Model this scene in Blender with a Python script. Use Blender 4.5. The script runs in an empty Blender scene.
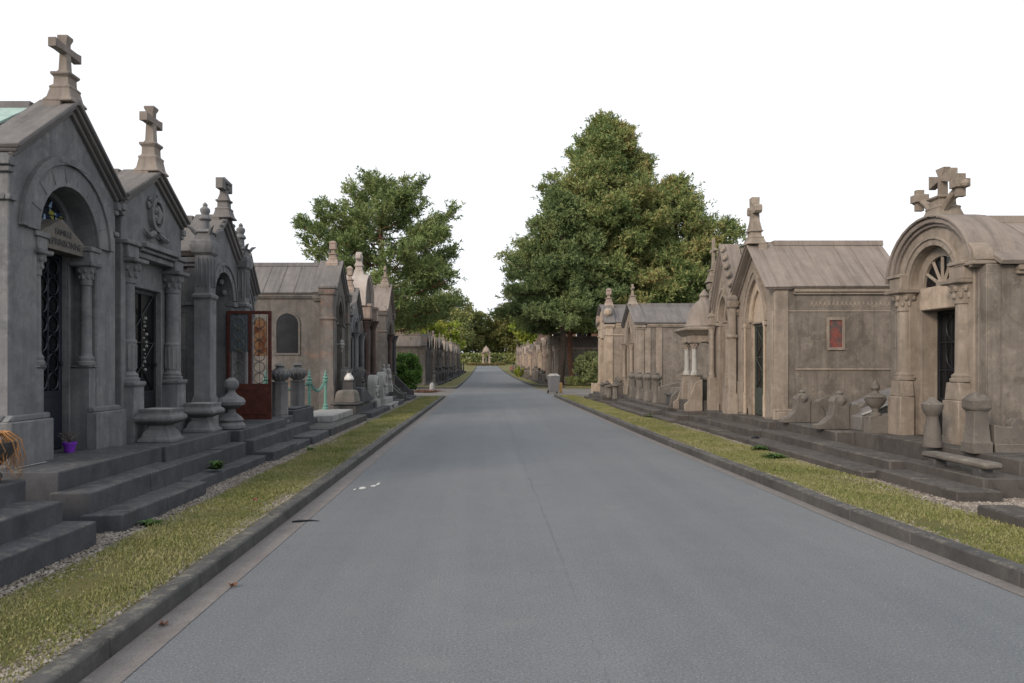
import bpy, math, random
import numpy as np
from mathutils import Vector, Matrix
from mathutils.geometry import tessellate_polygon
random.seed(7); rng = np.random.default_rng(11)
PI = math.pi; R = math.radians
sc = bpy.context.scene
COL = sc.collection

def g(y):
    """height of the ground along the avenue: level, then a gentle rise far off"""
    if y < 60: return 0.0
    if y < 190: return (y-60)**2*8e-5
    return 130**2*8e-5 + (y-190)*0.0208
def lerp_tab(tab, y):
    if y <= tab[0][0]: return tab[0][1]
    for (a, va), (b, vb) in zip(tab, tab[1:]):
        if y <= b: return va+(vb-va)*(y-a)/(b-a)
    return tab[-1][1]
def kr(y): return lerp_tab([(3.0,3.95),(5.3,3.86),(7.4,3.76),(17,3.60),(34,3.54),(60,3.62),(190,3.3),(230,3.2)], y)
def kl(y): return lerp_tab([(3,-2.055),(60,-2.08),(190,-2.5),(230,-2.6)], y)

# ------------------------------------------------------------------ materials
class NT:
    def __init__(s, name):
        s.m = bpy.data.materials.new(name); s.m.use_nodes = True
        s.t = s.m.node_tree; s.t.nodes.clear()
        s.out = s.n('ShaderNodeOutputMaterial'); s.b = s.n('ShaderNodeBsdfPrincipled')
        s.t.links.new(s.b.outputs[0], s.out.inputs[0])
        s.geo = s.n('ShaderNodeNewGeometry')
    def n(s, k, **kw):
        o = s.t.nodes.new(k)
        for a, v in kw.items(): setattr(o, a, v)
        return o
    def l(s, a, b): s.t.links.new(a, b)
    def put(s, inp, v):
        if hasattr(v, 'links') or isinstance(v, bpy.types.NodeSocket): s.l(v, inp)
        else: inp.default_value = v
    def scaled(s, sc_, vec=None):
        m = s.n('ShaderNodeVectorMath', operation='MULTIPLY'); s.l(vec or s.geo.outputs['Position'], m.inputs[0])
        m.inputs[1].default_value = sc_ if isinstance(sc_, (tuple, list)) else (sc_,)*3
        return m.outputs[0]
    def noise(s, scale, detail=4, rough=.6, stretch=None, vec=None, dist=0):
        n = s.n('ShaderNodeTexNoise'); n.inputs['Scale'].default_value = scale
        n.inputs['Detail'].default_value = detail; n.inputs['Roughness'].default_value = rough
        n.inputs['Distortion'].default_value = dist
        s.l(s.scaled(stretch or 1.0, vec), n.inputs['Vector']); return n.outputs['Fac']
    def rng(s, v, a, b, c=0., d=1., clamp=True):
        m = s.n('ShaderNodeMapRange'); m.clamp = clamp; s.put(m.inputs[0], v)
        for i, x in zip((1,2,3,4), (a,b,c,d)): m.inputs[i].default_value = x
        return m.outputs[0]
    def math(s, op, a, b=0., c=0.):
        m = s.n('ShaderNodeMath', operation=op); s.put(m.inputs[0], a); s.put(m.inputs[1], b)
        s.put(m.inputs[2], c)
        return m.outputs[0]
    def mix(s, f, a, b, mode='MIX'):
        m = s.n('ShaderNodeMix', data_type='RGBA', blend_type=mode); s.put(m.inputs[0], f)
        s.put(m.inputs[6], a if not isinstance(a, tuple) else (*a[:3], 1)); s.put(m.inputs[7], b if not isinstance(b, tuple) else (*b[:3], 1))
        return m.outputs[2]
    def bump(s, h, strength=.3, dist=.01, prev=None):
        b = s.n('ShaderNodeBump'); b.inputs['Strength'].default_value = strength; b.inputs['Distance'].default_value = dist
        s.l(h, b.inputs['Height'])
        if prev is not None: s.l(prev, b.inputs['Normal'])
        return b.outputs[0]
    def done(s, col=None, rough=.85, normal=None, spec=.3, metal=0.):
        if col is not None: s.put(s.b.inputs['Base Color'], (*col[:3], 1) if isinstance(col, tuple) else col)
        s.put(s.b.inputs['Roughness'], rough); s.b.inputs['Specular IOR Level'].default_value = spec
        s.b.inputs['Metallic'].default_value = metal
        if normal is not None: s.l(normal, s.b.inputs['Normal'])
        return s.m

def stone(name, base, tint, streak=.5, joints=None, lichen=.3, contrast=1., orange=0., roof=False):
    n = NT(name)
    big = n.noise(.9, 5, .62); mid = n.noise(5.5, 6, .7); fine = n.noise(70, 3, .7)
    st = n.noise(1.0, 5, .7, stretch=(7, .5, .5) if roof else (4.5, 4.5, .5)); st2 = n.noise(1.0, 4, .6, stretch=(22, .8, .8) if roof else (15, 15, .9))
    dark = tuple(c*.50 for c in base)
    c = n.mix(n.rng(big, .36, .66), base, tint)
    blot = n.noise(2.1, 6, .75, dist=.6); c = n.mix(n.rng(blot, .50, .62, 0, .62*contrast), c, tuple(x*.62 for x in base)); c = n.mix(n.rng(blot, .42, .30, 0, .5), c, tuple(min(1, x*1.3) for x in tint))
    c = n.mix(n.math('MULTIPLY', n.rng(st, .47, .72), streak), c, dark)
    c = n.mix(n.math('MULTIPLY', n.rng(st2, .5, .75), streak*.45), c, tuple(x*.6 for x in base))
    c = n.mix(n.math('MULTIPLY', n.rng(st2, .40, .25), .2*streak), c, tuple(min(1, x*1.55) for x in tint))
    c = n.mix(n.math('MULTIPLY', n.rng(mid, .5, .72), .55*contrast), c, tuple(x*.62 for x in base))
    c = n.mix(n.math('MULTIPLY', n.rng(mid, .44, .28), .45*contrast), c, tuple(x*1.35 for x in tint))
    c = n.mix(n.rng(fine, .3, .7, .0, .35), c, tuple(x*.55 for x in base))
    if orange:
        o = n.noise(1.1, 4, .6, stretch=(1, 1, 1.6))
        c = n.mix(n.math('MULTIPLY', n.rng(o, .56, .70), orange), c, (.26, .125, .075))
    nz = n.n('ShaderNodeSeparateXYZ'); n.l(n.geo.outputs['Normal'], nz.inputs[0])
    li = n.noise(11, 5, .75)
    lf = n.math('MULTIPLY', n.rng(li, .50, .62), n.rng(nz.outputs[2], .1, .8, .12, 1.))
    c = n.mix(n.math('MULTIPLY', lf, lichen), c, (.24, .23, .185))
    nrm = n.bump(fine, .35, .006); nrm = n.bump(mid, .35, .015, nrm)
    if joints:
        bw, bh = joints
        sp = n.n('ShaderNodeSeparateXYZ'); n.l(n.geo.outputs['Position'], sp.inputs[0])
        cb = n.n('ShaderNodeCombineXYZ'); n.l(n.math('ADD', sp.outputs[0], sp.outputs[1]), cb.inputs[0]); n.l(sp.outputs[2], cb.inputs[1])
        br = n.n('ShaderNodeTexBrick'); n.l(cb.outputs[0], br.inputs['Vector']); br.inputs['Scale'].default_value = 1
        br.inputs['Brick Width'].default_value = bw; br.inputs['Row Height'].default_value = bh
        br.inputs['Mortar Size'].default_value = .006; br.inputs['Mortar Smooth'].default_value = .3
        br.inputs['Color1'].default_value = (.92,.92,.92,1); br.inputs['Color2'].default_value = (1.1,1.08,1.05,1); br.inputs['Mortar'].default_value = (.42,.42,.42,1)
        c = n.mix(1., c, br.outputs['Color'], 'MULTIPLY')
        nrm = n.bump(br.outputs['Fac'], -.5, .01, nrm)
    return n.done(c, n.rng(mid, .3, .7, .72, .95), nrm, .25)

def simple(name, col, rough=.6, metal=0., var=.3, spec=.4, scale=14, bump=.15):
    n = NT(name); f = n.noise(scale, 5, .65)
    c = n.mix(n.rng(f, .35, .68, 0, var*1.6), col, tuple(x*.45 for x in col))
    return n.done(c, n.rng(f, .3, .7, max(.05, rough-.1), min(1, rough+.12)), n.bump(f, bump, .006), spec, metal)

M = {}
M['blue_stone']  = stone('blue_stone', (.138,.142,.152), (.195,.197,.200), .75, None, .25)
M['blue_wall']   = stone('blue_stone_wall', (.142,.143,.149), (.20,.194,.188), .8, (1.3,.62), .25, 1.3)
M['grey_warm']   = stone('grey_warm_stone', (.112,.103,.095), (.150,.138,.127), .85, None, .2, orange=.35)
M['roof_grey']   = stone('roof_slab', (.135,.130,.130), (.185,.170,.162), .9, None, .22, .5, 0., True)
M['roof_tan']    = stone('roof_tan', (.200,.172,.152), (.27,.228,.198), .85, None, .22, .5, 0., True)
M['tan_stone']   = stone('tan_stone', (.228,.192,.156), (.300,.255,.212), .65, None, .35)
M['tan_wall']    = stone('tan_wall', (.150,.130,.110), (.212,.184,.157), 1.0, None, .2, 1.35)
M['cream_stone'] = stone('cream_stone', (.34,.275,.21), (.43,.35,.275), .45, None, .3)
M['pink_stone']  = stone('pink_stone', (.28,.222,.185), (.36,.29,.245), .45, None, .3)
M['pale_roof']   = stone('pale_roof', (.36,.315,.285), (.44,.39,.355), .3, None, .22, .5, 0., True)
M['step_stone']  = stone('step_stone', (.052,.056,.064), (.085,.088,.096), .3, None, .30)
M['step_brown']  = stone('step_brown', (.064,.058,.055), (.10,.09,.082), .3, None, .35)
M['grave_stone'] = stone('grave_stone', (.120,.108,.096), (.165,.150,.132), .45, None, .45)
M['grave_dark']  = stone('grave_dark', (.060,.060,.063), (.095,.093,.092), .45, None, .5)
M['grave_pale']  = stone('grave_pale', (.27,.27,.265), (.36,.355,.335), .45, None, .3)
M['kerb_stone']  = stone('kerb_stone', (.062,.062,.062), (.10,.097,.092), .15, None, .45)
M['marble_white']= stone('white_column', (.34,.34,.32), (.42,.415,.39), .2, None, .1)
M['marble_red']  = stone('red_marble', (.075,.052,.046), (.11,.078,.068), .2, None, .0)
M['iron_dark']   = simple('iron_dark', (.012,.014,.018), .45, .3)
M['iron_blue']   = simple('iron_blue', (.018,.022,.034), .4, .2)
M['iron_green']  = simple('iron_green', (.05,.062,.052), .55, .1)
M['dark_hole']   = simple('dark_hole', (.006,.006,.007), .8)
M['rust']        = simple('rust_red', (.085,.020,.012), .65, .1, .6)
M['verdigris']   = simple('verdigris', (.115,.255,.21), .7, .0, .35, scale=25)
M['copper_roof'] = simple('copper_roof', (.33,.46,.42), .7, 0, .35, scale=5)
M['purple']      = simple('purple_plastic', (.15,.03,.36), .4, 0, .1)
M['bin_grey']    = simple('bin_grey', (.14,.14,.145), .5, 0, .2)
M['rubber']      = simple('rubber', (.02,.02,.02), .8)
M['white_paint'] = simple('white_paint', (.62,.62,.60), .8, 0, .5, scale=30)
M['dry_orange']  = simple('dry_orange', (.40,.20,.075), .85, 0, .5)
M['twig']        = simple('twig', (.20,.16,.12), .9, 0, .4)
M['bark']        = simple('bark', (.17,.085,.055), .95, 0, .6, scale=6, bump=.6)
M['bark_dark']   = simple('bark_dark', (.075,.055,.042), .95, 0, .6, scale=6, bump=.6)
M['leaf_brown']  = simple('leaf_brown', (.17,.085,.055), .8, 0, .4)
M['yellow_post'] = simple('yellow_post', (.45,.27,.10), .7, 0, .3)
M['petal_pink']  = simple('petal_pink', (.34,.12,.10), .7, 0, .3)
M['brick']       = stone('brick_wall', (.13,.075,.055), (.17,.10,.075), .3, (.22,.075), .1)
M['slate']       = simple('slate', (.10,.11,.12), .6, 0, .3)
def glass(name, cols, scale, rough=.12):
    n = NT(name); v = n.n('ShaderNodeTexVoronoi'); v.inputs['Scale'].default_value = scale
    n.l(n.geo.outputs['Position'], v.inputs['Vector'])
    r = n.n('ShaderNodeValToRGB'); e = r.color_ramp; e.interpolation = 'CONSTANT'
    sp = n.n('ShaderNodeSeparateColor'); n.l(v.outputs['Color'], sp.inputs[0]); n.l(sp.outputs[0], r.inputs[0])
    while len(e.elements) < len(cols): e.elements.new(.5)
    for i, c in enumerate(cols): e.elements[i].position = i/len(cols); e.elements[i].color = (*c, 1)
    return n.done(r.outputs[0], rough, None, .6)
M['glass_blue']  = glass('glass_blue', [(.02,.03,.05),(.015,.02,.03),(.10,.16,.42),(.03,.05,.12),(.28,.40,.60),(.02,.02,.02),(.015,.02,.03),(.30,.30,.08)], 11)
M['glass_red']   = glass('glass_red', [(.22,.045,.035),(.06,.045,.045),(.24,.08,.06),(.05,.06,.06),(.12,.05,.045)], 22)
def softglass():
    n = NT('glass_red_soft'); a = n.noise(6, 4, .6, stretch=(1, 1, .6)); b_ = n.noise(22, 4, .7)
    c = n.mix(n.rng(a, .42, .58), (.20,.05,.04), (.07,.06,.06)); c = n.mix(n.rng(b_, .5, .66), c, (.10,.11,.105)); c = n.mix(n.rng(b_, .42, .34), c, (.26,.12,.09))
    return n.done(c, .2, None, .4)
M['glass_red'] = softglass()
M['glass_sunset_glint'] = glass('glass_sunset_glint', [(.42,.18,.08),(.55,.31,.17),(.30,.11,.05),(.46,.24,.12),(.20,.08,.05)], 9)  # orange sunset reflection put into the colour of the door glass
M['glass_dark']  = simple('glass_dark', (.010,.011,.013), .15, 0, .5, .25, 3, .02)
M['glass_haze']  = simple('glass_haze', (.09,.115,.135), .25, 0, .4, .7, 3, .02)

def asphalt():
    n = NT('asphalt'); big = n.noise(.35, 5, .6); mid = n.noise(3.2, 6, .7); sp = n.noise(62, 4, .8); sp2 = n.noise(110, 2, .6)
    tr = n.noise(1., 4, .6, stretch=(2.3, .06, 1))
    c = n.mix(n.rng(big, .35, .65), (.127,.139,.149), (.152,.162,.170))
    c = n.mix(n.rng(mid, .42, .72, 0, .35), c, (.102,.113,.123))
    c = n.mix(n.rng(tr, .45, .66, 0, .45), c, (.170,.181,.187))
    c = n.mix(n.rng(sp, .40, .50, .6, 0), c, (.075,.079,.087))
    c = n.mix(n.rng(sp, .57, .66, 0, .6), c, (.27,.275,.28))
    c = n.mix(n.rng(sp2, .66, .70, 0, .8), c, (.46,.45,.43))
    v = n.n('ShaderNodeTexVoronoi', feature='DISTANCE_TO_EDGE'); v.inputs['Scale'].default_value = .28
    w = n.n('ShaderNodeVectorMath', operation='ADD'); n.l(n.geo.outputs['Position'], w.inputs[0])
    no = n.n('ShaderNodeTexNoise'); no.inputs['Scale'].default_value = 1.4; no.inputs['Detail'].default_value = 6; n.l(n.geo.outputs['Position'], no.inputs['Vector'])
    n.l(no.outputs['Color'], w.inputs[1]); n.l(w.outputs[0], v.inputs['Vector'])
    msk = n.noise(.5, 2, .5)
    cr = n.math('MULTIPLY', n.rng(v.outputs['Distance'], .0, .0035, 1, 0), n.rng(msk, .5, .6))
    c = n.mix(n.math('MULTIPLY', cr, .25), c, (.05,.05,.052))
    c = n.mix(n.math('MULTIPLY', n.rng(n.noise(1.7, 3, .5), .64, .72), .25), c, (.21,.20,.185))
    s3 = n.n('ShaderNodeSeparateXYZ'); n.l(n.geo.outputs['Position'], s3.inputs[0])
    wob = n.math('MULTIPLY', n.math('SUBTRACT', n.noise(.6, 5, .7), .5), .13)
    sx = n.math('ABSOLUTE', n.math('ADD', n.math('SUBTRACT', s3.outputs[0], .62), wob))
    c = n.mix(n.math('MULTIPLY', n.rng(sx, .004, .016, 1, 0), n.rng(n.noise(.8, 3, .6), .42, .55, 0, .35)), c, (.06,.062,.066))
    c = n.mix(n.rng(n.math('ABSOLUTE', n.math('ADD', s3.outputs[0], 1.0)), .2, 1.0, .16, 0), c, (.095,.10,.11))
    c = n.mix(n.rng(n.math('ABSOLUTE', n.math('SUBTRACT', s3.outputs[0], 2.1)), .2, 1.1, .14, 0), c, (.095,.10,.11))
    nr = n.bump(sp, .5, .004); nr = n.bump(mid, .2, .01, nr)
    return n.done(c, .88, nr, .3)
M['asphalt'] = asphalt()
def asphalt2():
    n = NT('worn_asphalt'); mid = n.noise(.8, 6, .7); sp = n.noise(120, 3, .7)
    c = n.mix(n.rng(mid, .4, .6), (.155,.148,.140), (.20,.185,.165)); c = n.mix(n.rng(sp, .35, .65, .5, 0), c, (.07,.07,.07))
    return n.done(c, .9, n.bump(sp, .4, .004), .3)
M['asphalt_cross'] = asphalt2()
def gutter():
    n = NT('gutter_concrete'); mid = n.noise(4, 6, .7); sp = n.noise(70, 3, .8)
    c = n.mix(n.rng(mid, .36, .66), (.165,.150,.142), (.215,.200,.190)); c = n.mix(n.rng(sp, .35, .6, .6, 0), c, (.09,.085,.08))
    c = n.mix(n.rng(n.noise(14, 4, .7), .6, .75, 0, .5), c, (.33,.31,.28))
    return n.done(c, .9, n.bump(sp, .5, .004), .3)
M['gutter'] = gutter()
def lawn():
    n = NT('lawn'); big = n.noise(.8, 5, .65); mid = n.noise(6, 6, .75); fi = n.noise(90, 4, .8)
    c = n.mix(n.rng(big, .36, .62), (.128,.142,.045), (.200,.185,.088))
    c = n.mix(n.rng(mid, .45, .65, 0, .8), c, (.195,.160,.072))
    c = n.mix(n.rng(mid, .40, .28, 0, .8), c, (.045,.080,.014))
    c = n.mix(n.rng(fi, .3, .7, 0, .55), c, (.035,.042,.012))
    c = n.mix(n.rng(n.noise(1.9, 4, .7), .63, .72, 0, .8), c, (.20,.18,.15))
    return n.done(c, .95, n.bump(fi, .9, .02), .15)
M['lawn'] = lawn()
def gravel():
    n = NT('gravel'); v = n.n('ShaderNodeTexVoronoi'); v.inputs['Scale'].default_value = 55; n.l(n.geo.outputs['Position'], v.inputs['Vector'])
    mid = n.noise(3, 5, .7); sp = n.n('ShaderNodeSeparateColor'); n.l(v.outputs['Color'], sp.inputs[0])
    c = n.mix(sp.outputs[0], (.095,.083,.070), (.31,.285,.25)); c = n.mix(n.rng(v.outputs['Distance'], .3, .75), c, (.05,.045,.038))
    c = n.mix(n.rng(mid, .5, .7, 0, .7), c, (.11,.10,.05))
    return n.done(c, .92, n.bump(v.outputs['Distance'], -.8, .012), .2)
M['gravel'] = gravel()
def leafmat(name, cols, clump=1.2, trans=.25):
    n = NT(name); ri = n.geo.outputs['Random Per Island']
    r = n.n('ShaderNodeValToRGB'); e = r.color_ramp
    while len(e.elements) < len(cols): e.elements.new(.5)
    for i, c in enumerate(cols): e.elements[i].position = i/(len(cols)-1); e.elements[i].color = (*c, 1)
    mixv = n.math('ADD', n.math('MULTIPLY', ri, .55), n.rng(n.noise(clump, 3, .6), .3, .7, 0, .5))
    n.l(mixv, r.inputs[0])
    n.put(n.b.inputs['Base Color'], r.outputs[0]); n.b.inputs['Roughness'].default_value = .6; n.b.inputs['Specular IOR Level'].default_value = .25
    t = n.n('ShaderNodeBsdfTranslucent'); n.l(r.outputs[0], t.inputs[0])
    ms = n.n('ShaderNodeMixShader'); ms.inputs[0].default_value = trans; n.l(n.b.outputs[0], ms.inputs[1]); n.l(t.outputs[0], ms.inputs[2])
    n.l(ms.outputs[0], n.out.inputs[0]); return n.m
M['pine']      = leafmat('pine_needles', [(.044,.082,.038),(.105,.165,.060),(.19,.245,.085),(.31,.315,.125),(.36,.23,.11)], .35)
M['pine_left'] = leafmat('pine_needles_light', [(.046,.078,.036),(.115,.168,.060),(.20,.255,.09),(.30,.30,.13)], .4)
M['spruce']    = leafmat('spruce_needles', [(.046,.082,.042),(.108,.160,.066),(.185,.235,.09),(.27,.28,.12)], .5)
M['leaf_dark'] = leafmat('leaves_dark', [(.07,.105,.045),(.155,.20,.07),(.26,.275,.10),(.33,.28,.13)], .15)
M['leaf_olive']= leafmat('leaves_olive', [(.08,.10,.03),(.15,.16,.05),(.22,.20,.075)], .15)
M['leaf_lime'] = leafmat('leaves_lime', [(.08,.14,.015),(.17,.24,.03),(.26,.30,.05),(.28,.20,.04)], .25)
M['leaf_bush'] = leafmat('leaves_bush', [(.035,.085,.018),(.09,.175,.035),(.18,.29,.075)], 2.5)
M['leaf_pale'] = leafmat('leaves_pale_bush', [(.10,.14,.05),(.20,.24,.10),(.32,.34,.17)], 1.5)
M['grass_blade']= leafmat('grass_blade', [(.085,.125,.032),(.175,.195,.065),(.26,.25,.11),(.34,.31,.18)], 1.1)
M['weed']      = leafmat('weed_leaf', [(.04,.10,.02),(.08,.15,.035),(.12,.18,.05)], 3)
M['pebble']    = leafmat('pebbles', [(.09,.075,.062),(.19,.165,.14),(.34,.315,.28)], 4, 0.0)
M['flower_bed']= leafmat('flower_bed', [(.09,.11,.03),(.16,.09,.045),(.15,.16,.05),(.26,.11,.07)], 1)

# ------------------------------------------------------------------ mesh builder
class MB:
    def __init__(s): s.v = []; s.f = []; s.xf = None
    def add(s, vs, fs):
        o = len(s.v)
        if s.xf is not None: vs = [tuple(s.xf @ Vector(p)) for p in vs]
        s.v += [tuple(p) for p in vs]; s.f += [tuple(i+o for i in f) for f in fs]
    def box(s, x0, x1, y0, y1, z0, z1, tx=0, ty=0):
        if x0 > x1: x0, x1 = x1, x0
        if y0 > y1: y0, y1 = y1, y0
        s.add([(x0,y0,z0),(x1,y0,z0),(x1,y1,z0),(x0,y1,z0),(x0+tx,y0+ty,z1),(x1-tx,y0+ty,z1),(x1-tx,y1-ty,z1),(x0+tx,y1-ty,z1)],
              [(3,2,1,0),(4,5,6,7),(0,1,5,4),(1,2,6,5),(2,3,7,6),(3,0,4,7)]); return s
    def plate(s, outer, y0, y1, holes=(), plane='xz'):
        """polygon in x-z (or y-z / x-y) pushed through the third axis"""
        loops = [list(outer)]+[list(h) for h in holes]
        flat = [p for l in loops for p in l]
        tris = tessellate_polygon([[Vector((p[0], p[1], 0)) for p in l] for l in loops])
        n = len(flat)
        P = {'xz': lambda p, d: (p[0], d, p[1]), 'yz': lambda p, d: (d, p[0], p[1]), 'xy': lambda p, d: (p[0], p[1], d)}[plane]
        vs = [P(p, y0) for p in flat]+[P(p, y1) for p in flat]
        fs = [tuple(t) for t in tris]+[tuple(i+n for i in reversed(t)) for t in tris]
        o = 0
        for l in loops:
            k = len(l)
            for i in range(k): fs.append((o+i, o+(i+1) % k, n+o+(i+1) % k, n+o+i))
            o += k
        s.add(vs, fs); return s
    def lathe(s, cx, cy, prof, n=16, rot=0., sx=1., sy=1.):
        vs = []; fs = []
        for r, z in prof:
            for i in range(n):
                a = rot+2*PI*i/n; vs.append((cx+r*sx*math.cos(a), cy+r*sy*math.sin(a), z))
        for j in range(len(prof)-1):
            for i in range(n):
                a, b = j*n+i, j*n+(i+1) % n; fs.append((a, b, b+n, a+n))
        fs.append(tuple(reversed(range(n)))); fs.append(tuple((len(prof)-1)*n+i for i in range(n)))
        s.add(vs, fs); return s
    def sq(s, cx, cy, prof, sx=1., sy=1.):
        """square moulded block, prof = half widths"""
        return s.lathe(cx, cy, [(r*math.sqrt(2), z) for r, z in prof], 4, PI/4, sx, sy)
    def tube(s, pts, rad, n=6):
        pts = [Vector(p) for p in pts]; rads = rad if isinstance(rad, (list, tuple)) else [rad]*len(pts)
        vs = []; fs = []; up = None
        for i, p in enumerate(pts):
            d = (pts[min(i+1, len(pts)-1)]-pts[max(i-1, 0)]).normalized()
            if up is None or abs(up.dot(d)) > .99: up = Vector((0, 0, 1)) if abs(d.z) < .9 else Vector((1, 0, 0))
            a = d.cross(up).normalized(); b = a.cross(d).normalized(); up = b
            for k in range(n):
                t = 2*PI*k/n; vs.append(tuple(p+(a*math.cos(t)+b*math.sin(t))*rads[i]))
        for j in range(len(pts)-1):
            for k in range(n):
                q, w = j*n+k, j*n+(k+1) % n; fs.append((q, q+n, w+n, w))
        fs.append(tuple(range(n))); fs.append(tuple(reversed([(len(pts)-1)*n+k for k in range(n)])))
        s.add(vs, fs); return s
    def ball(s, c, r, n=10, sx=1, sy=1, sz=1):
        m = max(4, n//2); prof = [(max(1e-3, math.sin(PI*j/m))*r, c[2]-math.cos(PI*j/m)*r*sz) for j in range(m+1)]
        return s.lathe(c[0], c[1], prof, n, 0, sx, sy)
    def build(s, name, mat, parent=None, bevel=0., ang=32, seg=1):
        me = bpy.data.meshes.new(name); me.from_pydata(s.v, [], s.f); me.validate(); 
        import bmesh as bmm
        bm = bmm.new(); bm.from_mesh(me); bmm.ops.recalc_face_normals(bm, faces=bm.faces); bm.to_mesh(me); bm.free()
        me.polygons.foreach_set('use_smooth', [True]*len(me.polygons)); me.set_sharp_from_angle(angle=R(ang))
        me.materials.append(M[mat] if isinstance(mat, str) else mat)
        o = bpy.data.objects.new(name, me); COL.objects.link(o)
        if parent is not None: o.parent = parent
        if bevel:
            b = o.modifiers.new('bevel', 'BEVEL'); b.width = bevel; b.segments = seg; b.limit_method = 'ANGLE'; b.angle_limit = R(35); b.harden_normals = False
        return o
def tag(o, label=None, cat=None, group=None, kind=None):
    if label: o['label'] = label
    if cat: o['category'] = cat
    if group: o['group'] = group
    if kind: o['kind'] = kind
    return o
def empty(name, loc, rz=0., label=None, cat=None, group=None):
    o = bpy.data.objects.new(name, None); COL.objects.link(o); o.location = loc; o.rotation_euler = (0, 0, rz)
    o.empty_display_size = .2
    return tag(o, label, cat, group)
def copy_tree(o, parent=None):
    c = o.copy(); COL.objects.link(c)
    if parent is not None: c.parent = parent
    for ch in list(o.children): copy_tree(ch, c)
    return c
def quads(name, V, mat, parent=None):
    """V: (n,4,3) array, loose leaf quads"""
    n = len(V); me = bpy.data.meshes.new(name); me.vertices.add(n*4); me.vertices.foreach_set('co', V.astype(np.float32).ravel())
    me.loops.add(n*4); me.loops.foreach_set('vertex_index', np.arange(n*4, dtype=np.int32))
    me.polygons.add(n); me.polygons.foreach_set('loop_start', np.arange(0, n*4, 4, dtype=np.int32)); me.polygons.foreach_set('loop_total', np.full(n, 4, dtype=np.int32))
    me.update(calc_edges=True); me.materials.append(M[mat])
    o = bpy.data.objects.new(name, me); COL.objects.link(o)
    if parent is not None: o.parent = parent
    return o
# ------------------------------------------------------------------ the ground, the avenue, kerbs, lawns
def strip(name, mat, fa, fb, ys, zoff, thick=0., kind='structure', sub=1):
    """sheet between two x(y) lines, following the ground"""
    m = MB(); vs = []; fs = []
    for y in ys:
        for k in range(sub+1):
            t = k/sub; vs.append((fa(y)*(1-t)+fb(y)*t, y, g(y)+zoff))
    w = sub+1
    for j in range(len(ys)-1):
        for k in range(sub): a = j*w+k; fs.append((a, a+1, a+w+1, a+w))
    m.add(vs, fs)
    if thick:
        n = len(vs); m.add([(x, y, z-thick) for x, y, z in vs], [])
        for j in range(len(ys)-1):
            for k in (0, sub): a = j*w+k; m.f.append((a, a+w, a+w+n, a+n))
        for j in (0, len(ys)-1):
            for k in range(sub): a = j*w+k; m.f.append((a, a+1, a+1+n, a+n))
    return tag(m.build(name, mat), kind=kind)
YR = [-6, 0, 3, 4, 5, 6, 7.5, 10, 13, 17, 22, 28, 34, 40, 50, 60]+list(range(65, 236, 5))
W = 400.
m = MB(); ys = [-60, 0, 60]+list(range(65, 400, 10))+[700, 1500]
m.v = [(x, y, g(min(y, 380))-.03) for y in ys for x in (-W*3, -60, -20, 0, 20, 60, W*3)]
for j in range(len(ys)-1):
    for k in range(6): a = j*7+k; m.f.append((a, a+1, a+8, a+7))
tag(m.build('ground', 'lawn'), kind='structure')
strip('road', 'asphalt', kl, kr, YR, 0., sub=2)
strip('cross_road', 'asphalt_cross', lambda y: -45., lambda y: 45., [39.6, 46, 52.9], -.012, sub=8)
EL, ER, FL, FR = 37.2, 38.6, 52.6, 55.5       # where the kerbs stop and start again
def ysub(a, b): return [a]+[y for y in YR if a+.3 < y < b-.3]+[b]
# near blocks and far blocks of raised ground
strip('lawn_verge', 'lawn', lambda y: -3.02, lambda y: kl(y)-.14, ysub(-6, EL), .10, .14, sub=2)
strip('gravel_bed', 'gravel', lambda y: -34., lambda y: -3.024, ysub(-6, EL), .094, .14)
strip('lawn_verge', 'lawn', lambda y: kr(y)+.15, lambda y: lerp_tab([(6,4.98),(10,4.95),(20,4.75),(36,4.5)], y), ysub(-6, ER), .10, .14, sub=2)
strip('gravel_bed', 'gravel', lambda y: lerp_tab([(6,4.984),(10,4.954),(20,4.754),(36,4.504)], y), lambda y: 38., ysub(-6, ER), .094, .14)
strip('lawn_verge', 'lawn', lambda y: -34., lambda y: kl(y)-.14, ysub(FL, 225), .10, .14, sub=3)
def fr(y): return kr(y)+.15+max(0, (64-y)/8.5)**2*2.2
strip('lawn_verge', 'lawn', fr, lambda y: 38., [FR, 56.5, 57.5, 58.5, 60, 62, 64]+ysub(65, 225)[1:], .10, .14, sub=3)
# kerbs: stones laid end to end, one object a side
def kerb(name, fx, w, ys, h, step=1.0):
    m = MB(); y = ys[0]
    while y < ys[1]:
        e = min(y+step*random.uniform(.7, 1.3), ys[1]); j = random.uniform(-.005, .005)
        for sgn in (1,):
            a0, a1 = fx(y), fx(e); z0, z1 = g(y), g(e)
            vs = [(a0, y, z0-.1), (a0+w, y, z0-.1), (a1+w, e-.002, z1-.1), (a1, e-.002, z1-.1)]
            vs += [(p[0]+j, p[1], p[2]+.1+h+j) for p in vs]
            m.add(vs, [(3,2,1,0),(4,5,6,7),(0,1,5,4),(1,2,6,5),(2,3,7,6),(3,0,4,7)])
        y = e
    return tag(m.build(name, 'kerb_stone', bevel=.018, seg=2), kind='structure')
kerb('kerb', kl, -.14, (-5, EL), .115)
kerb('kerb', kr, .15, (-5, ER), .125)
kerb('kerb', kl, -.14, (FL, 180), .11, 3.)
kerb('kerb', lambda y: fr(y)-.15, .15, (FR, 180), .11, 1.5)
m = MB(); m.box(-34, kl(EL)-.15, EL+.005, EL+.14, -.1, .108); tag(m.build('kerb', 'kerb_stone', bevel=.015), kind='structure')
m = MB(); m.box(kr(ER)+.16, 38, ER+.005, ER+.14, -.1, .108); tag(m.build('kerb', 'kerb_stone', bevel=.015), kind='structure')
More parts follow.
